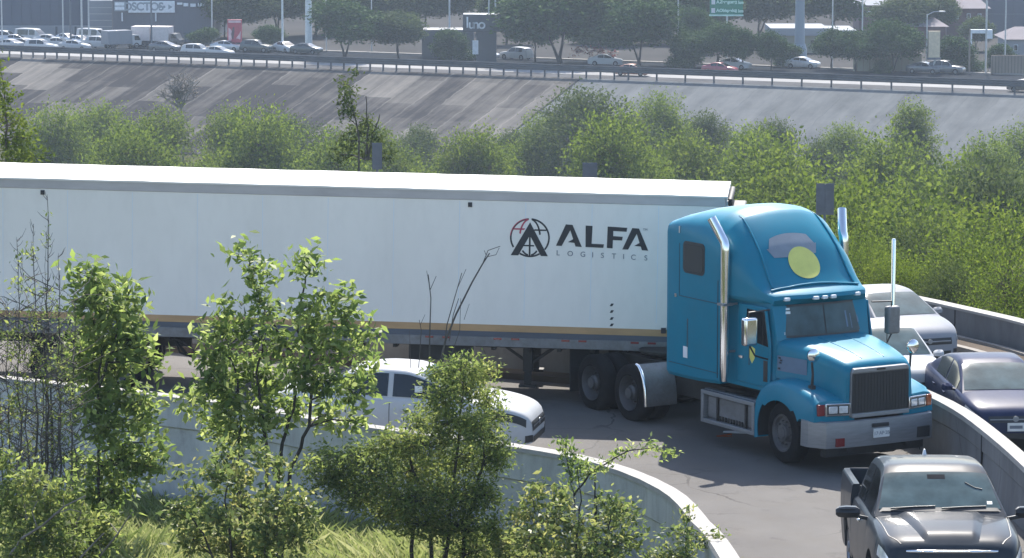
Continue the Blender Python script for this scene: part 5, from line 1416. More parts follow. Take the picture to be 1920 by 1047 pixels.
# ---- thicket on the river slope: prototypes, then trees one can tell apart
def proto(leaf, bark, nl, size, ratio, dens, shape='round', seed=0):
    r = random.Random(seed); lumps = []
    for i in range(nl):
        a = r.uniform(0, 6.283); t = (i + .5) / nl
        if shape == 'round': h = .28 + .62 * t; rad = .36 * math.sin(math.pi * min(.93, .2 + t * .75)) * r.uniform(.4, 1.1)
        elif shape == 'umbrella': h = .50 + .38 * t; rad = .46 * math.sin(math.pi * min(.9, .28 + t * .62)) * r.uniform(.3, 1.05)
        elif shape == 'cone': h = .15 + .80 * t; rad = .34 * (1.02 - t) * r.uniform(.5, 1.1)
        elif shape == 'flat': h = .52 + .36 * t + r.uniform(-.06, .06); rad = .42 * r.uniform(.2, 1.0) * (1.1 - .5 * t)
        else: h = .12 + .75 * t; rad = .42 * r.uniform(.3, 1.0) * (1.1 - t * .7)
        q = r.uniform(.16, .26) * (1.0 if shape != 'cone' else .75)
        lumps.append(((math.cos(a) * rad, math.sin(a) * rad, h), (q * 1.15, q * 1.15, q * .85)))
    # grown at 6 m, then scaled per tree
    S = 6.0
    lumps = [(Vector(c) * S, tuple(x * S for x in q)) for c, q in lumps]
    tr = [[Vector((0, 0, -.3)), Vector((r.uniform(-.2, .2), r.uniform(-.2, .2), 1.6)), Vector((r.uniform(-.5, .5), r.uniform(-.5, .5), 3.6))], [Vector((.05, 0, 0)), Vector((r.uniform(-.9, .9), r.uniform(-.9, .9), 2.6))]]
    o = grow('tree', 'x', 'tree', (0, 0, 0), tr, lumps, leaf, size, ratio, dens, bark, tr=.11, k=8, twig=.25, spread=1.1)
    return o
used = {}
PR = {}
for i, (key, leaf, shape) in enumerate((('mid_a', 'mid', 'round'), ('mid_b', 'mid', 'bush'), ('lime_a', 'lime', 'round'), ('lime_c', 'lime', 'cone'), ('sage_a', 'sage', 'round'), ('sage_b', 'sage', 'bush'))):
    PR[key] = proto(G[leaf], M['bark'], 17, .125, .55, .85, shape, 40 + i)
for i, (key, leaf, shape) in enumerate((('nmid', 'mid', 'bush'), ('nlime', 'lime', 'bush'), ('nsage', 'sage', 'round'))):
    PR[key] = proto(G[leaf], M['bark'], 20, .075, .5, 1.5, shape, 60 + i)
for i, (key, leaf, shape) in enumerate((('far_a', 'far', 'umbrella'), ('far_b', 'far', 'flat'), ('far_c', 'far', 'bush'), ('fl_a', 'farlight', 'umbrella'), ('fl_b', 'farlight', 'flat'))):
    PR[key] = proto(G[leaf], M['bark_dark'], 22, .27, .6, .48, shape, 80 + i)
def put_tree(key, px, py_top, wpx, Y, label, name='tree', group=None, cat='tree', gz_=None, base_px=None):
    p = PR[key]
    if key not in used: o = p; used[key] = 1
    else: o = copy_tree(p)
    top = at_y(px, py_top, Y); z0 = ground_z(top.x, Y) if gz_ is None else gz_
    h = top.z - z0; w = wpx * 1.35 * Y / FPX if gz_ is None else wpx * Y / FPX
    o.name = name; tag(o, label, cat, group)
    o.location = (top.x, Y, z0 - .05)
    sxy = w / 6.0 / 0.98; sz = h / 6.0 / .97
    sxy = max(sz * .8, min(sz * 1.5, sxy))
    o.scale = (sxy, sxy, sz); o.rotation_euler = (0, 0, rnd.uniform(0, 6.28))
    return o
TG = 'trees and bushes of the green thicket behind the trailer'
TH = [  # proto, px, top, width, distance, label
    ('sage_a', 1110, 178, 210, 330, 'broad grey olive tree, tallest crown of the thicket, below the dark joint of the embankment'),
    ('lime_c', 1712, 205, 150, 340, 'pale lime conical tree standing out against the embankment, above the steel pole'),
    ('mid_a', 1235, 196, 150, 345, 'mid green tree just right of the tallest olive crown'),
    ('sage_b', 1320, 205, 130, 352, 'pale sage bush with a light trunk below the guardrail, right of the trailer end'),
    ('mid_b', 1400, 240, 150, 330, 'mid green bush behind the front end of the trailer'),
    ('sage_a', 1440, 232, 120, 350, 'grey green bush with dark twigs left of the bare embankment gap'),
    ('mid_a', 1590, 250, 130, 345, 'mid green bush left of the conical lime tree'),
    ('lime_a', 880, 250, 190, 300, 'yellow green bush in the thicket below the middle of the embankment'),
    ('lime_a', 300, 212, 180, 330, 'yellow green bush in the thicket, second from the left edge tree'),
    ('mid_b', 190, 196, 170, 340, 'dull mid green bush below the stained slabs at left'),
    ('lime_a', 430, 210, 150, 330, 'sunny lime bush just right of the dead grey tree'),
    ('sage_b', 555, 215, 160, 345, 'sage green reedy bush left of the thin tall tree'),
    ('mid_b', 100, 200, 150, 320, 'dull green bush just right of the left edge tree'),
    ('sage_b', 770, 235, 130, 350, 'pale reedy bush right of the thin tall tree'),
    ('sage_b', 950, 240, 110, 360, 'pale reeds between the yellow bush and the tallest olive crown'),
    ('mid_a', 1010, 235, 130, 335, 'mid green tree left of the tallest olive crown'),
    ('mid_b', 1850, 262, 180, 300, 'dull green tree at the right edge below the embankment'),
    ('mid_a', 1920, 255, 170, 320, 'mid green tree cut by the right edge of the picture'),
    ('sage_a', 1530, 272, 130, 310, 'grey green bush above the back of the double road sign'),
    ('lime_a', 700, 240, 150, 310, 'lime green bush around the thin tall tree'),
    ('lime_a', 1290, 262, 150, 280, 'lime green bush above the front end of the trailer roof'),
    ('mid_a', 480, 236, 170, 280, 'mid green bush above the left half of the trailer roof'),
    ('mid_b', 250, 238, 170, 270, 'dark green bush above the left half of the trailer roof, below the dead grey tree'),
    ('mid_b', 620, 256, 170, 270, 'dark green bush behind the trailer, left of the small sign back'),
    ('mid_a', 1160, 250, 200, 260, 'mid green bush above the end of the trailer, below the tallest olive crown'),
    ('mid_a', 1680, 285, 190, 260, 'olive green tree below the conical lime tree'),
    ('lime_a', 1480, 330, 190, 210, 'yellow green bush above the blue truck roof'),
    ('lime_a', 1610, 350, 190, 190, 'yellow green bush right of the double road sign'),
    ('mid_b', 1770, 310, 200, 210, 'mid green tree high on the right slope'),
    ('sage_a', 1880, 330, 200, 190, 'grey green tree at the right edge above the parapet'),
    ('mid_a', 1430, 300, 170, 230, 'mid green bush right of the trailer end'),
    ('mid_b', 1700, 380, 200, 150, 'mid green bush behind the steel pole'),
    ('lime_a', 1840, 395, 190, 160, 'yellow green bush above the silver sedan, near the right edge'),
    ('mid_a', 1540, 400, 170, 150, 'dark green bush behind the double road sign'),
    ('nmid', 1650, 440, 170, 112, 'mid green bush just right of the far exhaust stack'),
    ('nsage', 1760, 430, 170, 120, 'dark olive bush above the roof of the silver sedan'),
    ('nmid', 1870, 420, 190, 112, 'dense green bush at the right edge above the parapet wall'),
    ('nlime', 1690, 490, 130, 92, 'low yellow green bush behind the parapet, around the steel pole'),
    ('nsage', 1790, 500, 140, 90, 'low grey green bush behind the parapet, right of the silver sedan'),
    ('nmid', 1900, 500, 160, 86, 'low dark green bush leaning over the parapet at the right edge'),
    ('nmid', 1600, 470, 120, 98, 'low green bush between the far exhaust stack and the steel pole'),
]
for key, px, py, w, Y_, lb in TH: put_tree(key, px, py, w, Y_, lb, 'bush' if ('bush' in lb.split(',')[0] or 'reed' in lb) else 'tree', TG, 'bush' if ('bush' in lb.split(',')[0] or 'reed' in lb) else 'tree')
# left edge tree, thin tall tree, dead grey tree
Y = 105.0
grow('tree', 'brownish green tree cut by the left edge, rising above the trailer roof', 'tree', (at_y(10, 300, Y).x, Y, ground_z(-15, Y)), [[(at_y(10, 300, Y).x, Y, ground_z(-15, Y)), at_y(12, 260, Y), at_y(8, 170, Y)]],
     lump_px([(5, 150, 20, 24), (15, 190, 24, 30), (-5, 220, 36, 34), (30, 230, 30, 30), (15, 265, 40, 26), (50, 260, 26, 26), (-10, 180, 20, 40), (60, 290, 40, 24), (20, 300, 60, 24), (2, 120, 10, 16)], Y, .8), G['lime'], .15, .45, .6, M['bark'], tr=.06)
Y = 118.0
grow('tree', 'thin tall tree with tufts of leaves and bare stems behind the middle of the trailer', 'tree', (at_y(680, 300, Y).x, Y, ground_z(-5, Y)), [[(at_y(680, 300, Y).x, Y, ground_z(-5, Y)), at_y(672, 260, Y), at_y(655, 160, Y)], [at_y(685, 300, Y), at_y(690, 240, Y), at_y(686, 180, Y)], [at_y(690, 300, Y), at_y(700, 250, Y), at_y(712, 215, Y)]],
     lump_px([(645, 160, 16, 12), (655, 175, 20, 12), (648, 195, 16, 12), (660, 210, 14, 10), (668, 140, 8, 8), (640, 215, 10, 10), (690, 230, 18, 12), (668, 245, 20, 14), (705, 260, 20, 14), (650, 265, 22, 14), (690, 285, 30, 14), (640, 290, 24, 16), (720, 290, 26, 14)], Y, .6), G['sage'], .16, .45, 1.0, M['deadwood_dark'], tr=.05)
Y = 345.0
def dead_extra(tb, base):
    r = random.Random(4)
    c = at_y(335, 165, Y) - base
    for i in range(46):
        a = at_y(338 + r.uniform(-4, 4), 205 - 30 * r.random(), Y) - base
        e = at_y(335 + r.gauss(0, 20), 160 + r.gauss(0, 14), Y + r.uniform(-2, 2)) - base
        m_ = a.lerp(e, .5) + Vector((r.uniform(-.5, .5), 0, r.uniform(-.2, .5))); tb.tube([a, m_, e], [.09, .06, .03], 4)
        for k_ in range(4):
            s = m_.lerp(e, r.random()); tb.tube([s, s + Vector((r.uniform(-1, 1), r.uniform(-.5, .5), r.uniform(-.2, .9)))], [.045, .02], 3)
grow('dead_tree', 'leafless dead grey tree with a rounded crown against the stained embankment, left', 'tree', (at_y(340, 300, Y).x, Y, ground_z(-33, Y)), [[(at_y(340, 300, Y).x, Y, ground_z(-33, Y)), at_y(342, 220, Y), at_y(337, 180, Y)]], [], G['dry'], .1, .4, .4, M['deadwood'], tr=.16, extra=dead_extra)
# understorey of the thicket as one mass of leaf clumps
n = 76000
yy = 78 + (392 - 78) * rng.random(n) ** 1.15; xx = rng.uniform(-.25, .25, n) * yy
cl = []; sz = []
for a, b in zip(xx, yy):
    if b < lut(YPAR, a) + 1.2 or fq(a, b) > -26: continue
    z = ground_z(a, b); hh = 0.4 + (4.2 if b > 230 else 3.0 if b > 110 else 1.2) * rng.random() ** 1.4
    if b < 120 and a < 6: hh *= .5
    m_ = 7
    cl.append(np.array([a, b, z + hh * .55]) + rng.normal(size=(m_, 3)) * np.array([.55, .55, .35]) * (0.5 + b / 300)); sz.append(np.full(m_, .065 + b * .00075))
cl = np.concatenate(cl); sz = np.concatenate(sz)
v, f = leaf_arrays(cl, sz[:, None] if False else 1.0, .55)
v = (v.reshape(-1, 4, 3) - cl[:, None]) * sz[:, None, None] + cl[:, None]
nn = len(cl)
mi = (np.sin(cl[::1, 0] * .13 + cl[:, 1] * .05) + rng.normal(size=nn) * .4 > 0.2).astype(np.int32)
tag(np_mesh('undergrowth', v.reshape(-1, 3), f, [G['mid'], G['lime']], midx=mi), 'dense green undergrowth covering the river slope behind the trailer', 'undergrowth', kind='stuff')
# ---- backs of road signs beyond the trailer
def sign_back(px, py0, py1, w, Y, panels, label, zb):
    t = at_y(px, py0, Y); b = at_y(px, py1, Y); x = t.x
    root = thing('road_sign', label, 'road sign', (x, Y, zb))
    q = MB(); q.tube([(0, 0, 0), (0, 0, t.z - zb - .02)], .03, 8); q.build('post', M['signback'], root, sm=50)
    s = w * Y / FPX
    for a, b_ in panels:
        q = MB(); q.bx(s * a, s * b_, -.03, -.02, b.z - zb, t.z - zb); pn = q.build('panel', M['signback'], root, bevel=.004)
        q = MB()
        for zz in (.2, .8): q.bx(s * a * .9, s * b_ * .9, -.045, -.03, b.z - zb + (t.z - b.z) * zz - .015, b.z - zb + (t.z - b.z) * zz + .015)
        q.build('brace', M['signback'], pn)
sign_back(1547, 344, 403, 34, 77.5, ((-.5, -.03), (.03, .5)), 'grey back of a double road sign above the blue truck roof', -1.0)
sign_back(707, 268, 318, 19, 83.5, ((-.5, .5),), 'grey back of a small road sign behind the thin tall tree', -1.0)
sign_back(1106, 305, 335, 28, 81, ((-.5, -.02), (.02, .5)), 'low grey back of a road sign peeking over the trailer roof', -1.0)

# fallen leaves gathered along the foot of the walls
cl = []
for path, o_, n_ in ((NEARW, 0.12, 700), (MEDW, -0.30, 500), (MEDW, 0.30, 300)):
    seg = [p for p in path if 44 < p.y < 70]
    for _ in range(n_):
        i = rnd.randrange(len(seg) - 1); a, b = seg[i], seg[i+1]; t = (b - a).normalized(); nn_ = Vector((-t.y, t.x, 0))
        p = a.lerp(b, rnd.random()) + nn_ * (o_ + (1 if o_ > 0 else -1) * abs(rnd.gauss(0, .22))); cl.append((p.x, p.y, road_z(p.x, p.y) + .012))
v, f = leaf_arrays(np.array(cl), .06, .5, up=3.0)
tag(np_mesh('fallen_leaves', v, f, G['dry']), 'dry fallen leaves along the foot of the ramp walls', 'leaves', kind='stuff')
# ================================================================= FAR SIDE OF THE HIGHWAY
ZL = ZF + 0.06
def fb(px, py): return at_z(px, py, ZL)
def pxm(px, py): return fb(px, py).y / FPX          # metres per pixel at a far ground point
HY = math.atan2(FD.y, FD.x)
# --- small traffic: one prototype of each kind, copied
def far_car(kind, paint, key):
    root = thing(kind, 'x', 'car')
    if kind == 'van':
        top = [(-2.3, 1.0), (2.3, .9)]
        c = Car(4.9, 1.9, [(-2.45, 1.0), (-2.3, 1.1), (1.5, 1.1), (2.1, 1.0), (2.45, .8)], [(-2.45, .9), (1.4, 1.0), (2.45, .7)], [(-2.45, .95), (0, 1), (2, .95), (2.45, .8)], [(-1.5, .32), (1.55, .32)], .38, .25, [(-2.44, 1.0), (-2.38, 1.95), (-1, 2.05), (.8, 2.0), (1.1, 1.85), (2.0, 1.0)], .90, .12)
        wins, ws, rs = [(.1, 1.05), (-1.9, -.1)], (1.8, 1.1), (-2.43, -2.39)
    elif kind == 'suv':
        c = Car(4.6, 1.86, [(-2.3, .8), (-2.2, 1.12), (0, 1.12), (.9, 1.12), (1.8, 1.02), (2.2, .9), (2.3, .7)], [(-2.3, .75), (-2.1, 1.0), (.9, 1.0), (2.0, .88), (2.3, .65)], [(-2.3, .88), (-2, 1), (1.4, 1), (2.0, .92), (2.3, .75)], [(-1.4, .35), (1.4, .35)], .40, .27, [(-2.2, 1.1), (-1.95, 1.55), (-1.3, 1.70), (-.2, 1.73), (.25, 1.65), (1.0, 1.06)], .85, .30)
        wins, ws, rs = [(-1.5, -.45), (-.35, .65)], (.92, .3), (-2.17, -1.98)
    else:
        c = Car(4.5, 1.78, SED_TOP, SED_SH, SED_PLAN, [(-1.33, .30), (1.36, .30)], .345, .20, SED_CAB, .80, .40)
        wins, ws, rs = [(-.95, -.18), (-.09, .82)], (1.17, .36), (-1.62, -.92)
    c.body().build('body', paint, root, sm=32); c.cabin().build('cabin', paint, root, sm=32)
    c.screen(*ws).build('windscreen', M['glass'], root, sm=60); c.screen(*rs).build('rear_window', M['glass'], root, sm=60)
    for sy in (-1, 1):
        for a, b in wins: c.sidewin(a, b, sy).build('side_window', M['glass'], root, sm=60)
    small_wheels(root, c, .31 if kind == 'car' else .36, .2, key)
    return root
FP = {}
M['darkgreen'] = mat('dark green car paint', (0.03, 0.045, 0.045), .3, coat=.6)
M['redpaint'] = mat('red car paint', (0.22, 0.02, 0.035), .3, coat=.6)
M['brownred'] = mat('faded orange car paint', (0.36, 0.15, 0.09), .35, coat=.4)
M['silver'] = mat('silver car paint', (0.42, 0.43, 0.45), .3, .3, coat=.6)
M['greycar'] = mat('dark grey car paint', (0.10, 0.105, 0.115), .3, .3, coat=.6)
used_c = set()
def put_car(kind, paint, px, py, ang, label, scale=1.0, group=None, name=None):
    k = (kind, paint)
    if k not in FP: FP[k] = far_car(kind, M[paint], 'f' + kind); o = FP[k]
    elif k not in used_c: o = FP[k]
    else: o = copy_tree(FP[k])
    used_c.add(k)
    o.name = name or kind; tag(o, label, {'car': 'car', 'suv': 'car', 'van': 'van'}[kind], group)
    p = fb(px, py); o.location = (p.x, p.y, ZL + .0); o.rotation_euler = (0, 0, HY + R_(ang)); o.scale = (scale,) * 3
    return o
GP = 'cars beyond the embankment guardrail'
for a in [
    ('car', 'white', 16, 93, 175, 'small white car cut by the left edge in the car park'),
    ('suv', 'white', 78, 97, 10, 'square white car close behind the guardrail at the far left'),
    ('van', 'white', 60, 80, 0, 'long white van parked below the dark blue building, leftmost van'),
    ('car', 'silver', 30, 84, 20, 'silver car behind the white van at the far left'),
    ('car', 'white', 108, 90, 30, 'white sedan between the square white car and the thin poles'),
    ('car', 'silver', 126, 82, -15, 'silver sedan behind the pair of thin grey poles'),
    ('van', 'white', 176, 80, 0, 'white van with dark windows below the tall white panel'),
    ('suv', 'white', 190, 91, 5, 'white pickup like car in front of the white van below the panel'),
    ('car', 'white', 92, 84, 8, 'white sedan in the second row behind the square white car'),
    ('car', 'silver', 150, 86, -10, 'silver sedan before the white van, between the thin poles'),
    ('suv', 'silver', 12, 80, 15, 'silver car in the back row at the very left edge'),
    ('car', 'white', 140, 95, 12, 'white sedan in the front row right of the square white car'),
    ('car', 'greycar', 45, 92, 0, 'dark grey car between the leftmost cut white car and the square white car'),
    ('car', 'greycar', 310, 97, 5, 'dark grey car with a pale roof in front of the pink box truck'),
    ('suv', 'white', 372, 106, 8, 'large white car on the highway, left one of the pair below the red banner'),
    ('car', 'white', 409, 107, 2, 'white car on the highway, right one of the pair below the red banner'),
    ('car', 'silver', 425, 96, 10, 'silver car parked under the red banner'),
    ('suv', 'darkgreen', 482, 98, 4, 'dark green car parked in shade left of the white lamp pole'),
    ('car', 'white', 535, 98, -30, 'white car parked at the foot of the white lamp pole'),
    ('car', 'darkgreen', 575, 101, 0, 'dark low car parked by the thick white post'),
    ('car', 'silver', 905, 112, 0, 'silver car beside the dark sign tower'),
    ('suv', 'white', 968, 112, 170, 'white pickup like car between the sign tower and the big dark tree'),
    ('car', 'white', 1135, 123, 20, 'white sedan below the red flowering bush, right of the big dark tree'),
    ('car', 'brownred', 1186, 142, 2, 'orange red car on the highway, touching the guardrail'),
    ('car', 'redpaint', 1350, 139, 2, 'dark red car on the highway below the small trees'),
    ('car', 'white', 1376, 130, 0, 'white car just behind the dark red car'),
    ('car', 'silver', 1505, 128, 0, 'silver car at the foot of the concrete billboard pillar'),
    ('suv', 'greycar', 1775, 139, 0, 'dark car with a bright windscreen right of the tan board'),
    ('car', 'greycar', 1733, 138, 0, 'dark car half hidden behind the post of the tan board'),
    ('car', 'greycar', 1925, 172, 0, 'dark car cut by the right edge at the end of the guardrail'),
    ]: put_car(*a[:5], a[5], group=GP)
# --- box truck
def boxtruck(px, py, label):
    p = fb(px, py); r = thing('box_truck', label, 'truck', (p.x, p.y, ZL), (0, 0, HY + R_(12)))
    pk_ = mat('pinkish truck box', (0.52, 0.47, 0.46), .6)
    for a, b in ((-2.9, -.15), (.0, 2.6)):
        q = MB(); q.bx(a, b, -1.15, 1.15, .95, 2.95); q.build('box', pk_, r, bevel=.03)
    q = MB(); q.bx(-3.0, 3.9, -1.1, 1.1, .55, .93); q.build('frame', M['frame'], r)
    q = MB(); q.prism([(2.8, .6), (4.2, .6), (4.25, 1.1), (3.9, 1.35), (3.6, 2.0), (2.8, 2.05)], -1.0, 1.0, 'y'); cb_ = q.build('cab', M['greycar'], r, bevel=.05)
    q = MB(); q.prism([(3.0, 1.35), (3.7, 1.35), (3.5, 1.9), (3.0, 1.92)], -1.01, 1.01, 'y'); q.build('window', M['glass'], cb_)
    for x in (-2.1, -1.0, 3.4):
        for sy in (-1, 1): wheel(r, x, sy*1.08, .48, r=.48, w=.3, side=sy, key='bt')
boxtruck(288, 89, 'pale pink box truck parked before the dark grey building')
p = fb(225, 92); r = thing('delivery_truck', 'white delivery truck with a pale roof left of the pink box truck', 'truck', (p.x, p.y, ZL), (0, 0, HY + R_(60)))
q = MB(); q.bx(-2.4, 1.4, -1.05, 1.05, .7, 2.6); q.build('box', M['silverwhite'], r, bevel=.05)
q = MB(); q.prism([(1.42, .5), (2.9, .5), (2.95, 1.1), (2.5, 1.9), (1.42, 2.0)], -.95, .95, 'y'); cb_ = q.build('cab', M['white'], r, bevel=.05)
q = MB(); q.prism([(1.8, 1.2), (2.75, 1.2), (2.42, 1.8), (1.8, 1.82)], -.96, .96, 'y'); q.build('window', M['glass'], cb_)
for x in (-1.5, 2.1):
    for sy in (-1, 1): wheel(r, x, sy*.98, .42, r=.42, w=.25, side=sy, key='dt')
# --- buildings: front given by two pixels on the ground line
M['bluewall'] = mat('dark blue cladding', (0.045, 0.065, 0.105), .55, var=.1, scale=.1, world=True)
M['greywall'] = mat('dark grey cladding', (0.070, 0.080, 0.105), .6, var=.12, scale=.1, world=True)
M['palewall'] = mat('pale cladding', (0.24, 0.255, 0.28), .7, spec=.05, var=.08, scale=.2, world=True)
M['cream'] = mat('cream render', (0.24, 0.235, 0.18), .8, spec=.05, var=.12, scale=.2, world=True)
M['tan'] = mat('tan fence', (0.22, 0.185, 0.15), .85, spec=.05, var=.15, scale=.3, world=True)
M['maroon'] = mat('dark maroon wall', (0.10, 0.055, 0.06), .8, var=.2, scale=.2, world=True)
M['pinkroof'] = mat('pinkish metal roof', (0.17, 0.155, 0.165), .8, spec=.05, var=.1, scale=.3, world=True)
M['signwhite'] = mat('sign white', (0.58, 0.62, 0.66), .5)
M['signgrey'] = mat('sign lettering grey', (0.20, 0.24, 0.28), .5)
M['signgreen'] = mat('road sign green', (0.0, 0.17, 0.11), .4)
M['signlight'] = mat('sign lettering pale', (0.45, 0.66, 0.60), .4)
M['bannerred'] = mat('red banner', (0.42, 0.05, 0.08), .5)
M['bannerpink'] = mat('pale banner print', (0.62, 0.40, 0.42), .5)
M['towerblue'] = mat('dark sign tower', (0.030, 0.042, 0.060), .45)
M['concpillar'] = mat('grey painted pillar', (0.20, 0.24, 0.28), .7, var=.06, scale=.2, world=True)
M['whitepost'] = mat('white post', (0.55, 0.58, 0.58), .6)
M['tanboard'] = mat('tan board', (0.56, 0.47, 0.33), .6)
class Facade:
    """local frame of a building front: u metres to the right, w up, depth back"""
    def __init__(s, name, label, cat, px0, px1, py, depth_px=None):
        a, b = fb(px0, py), fb(px1, py); b.y = a.y
        s.k = a.y / FPX; s.w = (px1 - px0) * s.k; s.px0, s.py, s.Y = px0, py, a.y
        s.root = thing(name, label, cat, (a.x, a.y, ZL))
    def u(s, px): return (px - s.px0) * s.k
    def h(s, py): return at_y(s.px0, py, s.Y).z - ZL
    def box(s, name, px0, px1, py0, py1, d0, d1, m, parent=None, bevel=0):
        q = MB(); q.bx(s.u(px0), s.u(px1), d0, d1, max(0, s.h(py1)), s.h(py0)); return q.build(name, m, parent or s.root, bevel=bevel)
B = Facade('store_building', 'large dark blue store building with a pale base band at the top left', 'building', -60, 167, 66)
w_ = B.box('wall', -60, 167, -60, 48, 0, 30, M['bluewall'])
B.box('base_band', -60, 167, 48, 70, -.05, 29.9, M['palewall'])
for x in range(-50, 160, 18): B.box('cladding_rib', x, x + 1, -58, 47.5, -.08, 0, M['bluewall'], w_)
for x in (104, 140): B.box('doorway', x, x + 4, 50, 70, -.12, -.05, M['towerblue'])
B = Facade('panel_building', 'tall white panel block between the blue and the grey building', 'building', 168, 211, 70)
w_ = B.box('wall', 168, 211, 1, 74, 0, 12, M['palewall']); 
for y in (14, 26, 38, 50): B.box('panel_joint', 168.3, 210.7, y, y + .8, -.03, 0, M['silver'], w_)
B = Facade('shop_building', 'dark grey commercial building carrying a long white sign at the upper left', 'building', 212, 402, 78)
w_ = B.box('wall', 212, 402, -40, 82, 0, 25, M['greywall'])
for x in range(222, 400, 15): B.box('cladding_rib', x, x + .8, -38, 80, -.05, 0, M['greywall'], w_)
for x0, x1 in ((232, 250), (300, 318), (346, 360)): B.box('doorway', x0, x1, 60, 82, -.08, 0, M['bluewall'], w_)
sg = B.box('long_sign', 242, 329, 2, 24, -.45, -.2, M['signwhite'], bevel=.05)
def sign_txt(B, txt, px, py, hpx, m, d, parent, sp=1.0, bold=.0, name='lettering'):
    return text_obj(name, txt, hpx * B.k * 1.38, m, parent, frame((B.u(px), d, B.h(py)), (1, 0, 0), (0, 0, 1)), depth=.02, bold=bold, spacing=sp)
sign_txt(B, 'DSCTOS', 271, 13, 15, M['signgrey'], -.47, sg, .92, .05)
for x in (301, 309): 
    q = MB(); q.prism([(B.u(x) + .22*math.cos(k*1.05), B.h(13) + .2*math.sin(k*1.05)) for k in range(6)], -.47, -.44, 'y'); q.build('sign_dot', M['signgrey'], sg)
q = MB(); q.prism([(B.u(317), B.h(8.5)), (B.u(317), B.h(18)), (B.u(325), B.h(13))], -.47, -.44, 'y'); q.build('sign_arrow', M['signgrey'], sg)
s2 = B.box('stacked_sign', 216, 237, 3, 21, -.4, -.2, M['signgrey'])
for y in (4.5, 12.5): B.box('sign_line', 217, 235, y, y + 6, -.43, -.4, M['signwhite'], s2)
for x, y0, y1 in ((230, 24, 40), (293, 24, 40)): B.box('hanging_strip', x - 1.2, x + 1.2, y0, y1, -.3, -.1, M['signwhite'])
for x0, x1, y0, y1 in ((333, 343, 5, 9), (345, 354, 6, 12), (358, 368, 7, 13), (372, 384, 6, 12), (392, 400, 10, 16), (400, 408, 8, 18)): B.box('sign_fragment', x0, x1, y0, y1, -.3, -.1, M['signwhite'])
# red banner
B = Facade('banner', 'red upright advertising banner on a post behind the two white cars', 'banner', 427, 454, 95)
B.box('post', 438, 442, 80, 96, -.1, .1, M['bannerred']); f_ = B.box('face', 427, 454, 37, 80, -.15, .15, M['bannerred'], bevel=.04)
B.box('print', 429, 452, 38.5, 43, -.18, -.15, M['bannerpink'], f_)
q = MB(); q.prism([(B.u(429), B.h(76)), (B.u(429), B.h(52)), (B.u(434), B.h(56)), (B.u(437), B.h(66)), (B.u(434), B.h(76))], -.18, -.15, 'y'); q.build('print', M['bannerpink'], f_)
q = MB(); q.prism([(B.u(437), B.h(52)), (B.u(440), B.h(50)), (B.u(440), B.h(60)), (B.u(438), B.h(74)), (B.u(435), B.h(72)), (B.u(434), B.h(64))], -.19, -.155, 'y'); q.build('print_figure', M['maroon'], f_)
q = MB(); q.prism([(B.u(443), B.h(72)), (B.u(451), B.h(74)), (B.u(452), B.h(58)), (B.u(449), B.h(64))], -.18, -.15, 'y'); q.build('print', M['bannerpink'], f_)
# dark sign tower
B = Facade('sign_tower', 'dark blue sign tower reading luno in pale letters, beside the pale wall', 'sign', 868, 946, 118)
hd_ = B.box('sign_head', 868, 946, 27, 60, -.3, 3.0, M['towerblue'], bevel=.08); B.box('sign_stem', 893, 931, 60, 119, 0, 2.6, M['towerblue'])
sign_txt(B, 'l', 876.5, 43, 21, M['signwhite'], -.33, hd_, bold=.02); sign_txt(B, 'u', 884.5, 46, 18, M['signwhite'], -.33, hd_, bold=.02); sign_txt(B, 'n', 892.5, 46, 18, M['signwhite'], -.33, hd_, bold=.02); sign_txt(B, 'o', 903.5, 46, 19, M['signwhite'], -.33, hd_, bold=.02)
B.box('sign_plate', 886, 897, 76, 102, -.2, 0, M['signwhite'])
B = Facade('low_wall', 'pale low garden wall and planter left of the dark sign tower', 'wall', 780, 892, 112)
B.box('wall', 790, 888, 59, 113, 3, 8, M['greywall']); B.box('planter', 848, 897, 106, 112, -.3, .6, M['palewall'])
# green road sign
B = Facade('direction_sign', 'green road direction sign with pale lettering hanging above the far trees', 'road sign', 1330, 1394, 118)
B.box('post', 1361, 1364.5, 30, 120, .1, .4, M['galv']); f_ = B.box('face', 1330, 1392, -12, 30, -.1, .1, M['signgreen'], bevel=.03)
B.box('sign_edge', 1329, 1393, 27.5, 30.5, -.12, .12, M['signlight'], f_)
for y in (4, 20):
    B.box('shield', 1333, 1340, y - 4.5, y + 4.5, -.14, -.1, M['signwhite'], f_)
    sign_txt(B, 'A', 1345, y, 6, M['signlight'], -.12, f_, bold=.03)
    sign_txt(B, 'Zaragoza' if y < 10 else 'Obispado', 1363, y, 5.6, M['signlight'], -.12, f_, bold=.03); sign_txt(B, '2 km', 1385, y + 1, 5.6, M['signlight'], -.12, f_, bold=.03)
# concrete billboard pillar, white post
def pole(name, label, px, py, py_top, wpx, m, cat='pole', base=None, arm=None):
    p = fb(px, py); k = p.y / FPX; h = at_y(px, py_top, p.y).z - ZL
    r = thing(name, label, cat, (p.x, p.y, ZL)); q = MB(); rad = wpx * k / 2
    q.tube([(0, 0, 0), (0, 0, h * .5), (0, 0, h)], [rad, rad * .9, rad * .8], 12); sh = q.build('shaft', m, r, sm=50)
    if base:
        q = MB(); bw, bh = base[0] * k / 2, base[1] * k; q.lathe([(bw, 0), (bw, bh * .6), (rad * 1.05, bh)], (0, 0, 0), 'z', 14); q.build('base', m, r, sm=30)
    if arm:
        q = MB(); q.tube([(0, 0, h - .1), (arm * .5, 0, h + .3), (arm, 0, h + .35)], rad * .6, 6); ar = q.build('arm', m, r, sm=50)
        q = MB(); q.bx(arm - .1, arm + .7, -.15, .15, h + .27, h + .42); q.build('lamp', m, ar, bevel=.03)
    return r
pole('billboard_pillar', 'thick grey concrete billboard pillar cut by the top of the picture', 1499, 112, -60, 20, M['concpillar'], 'pillar', base=(28, 30))
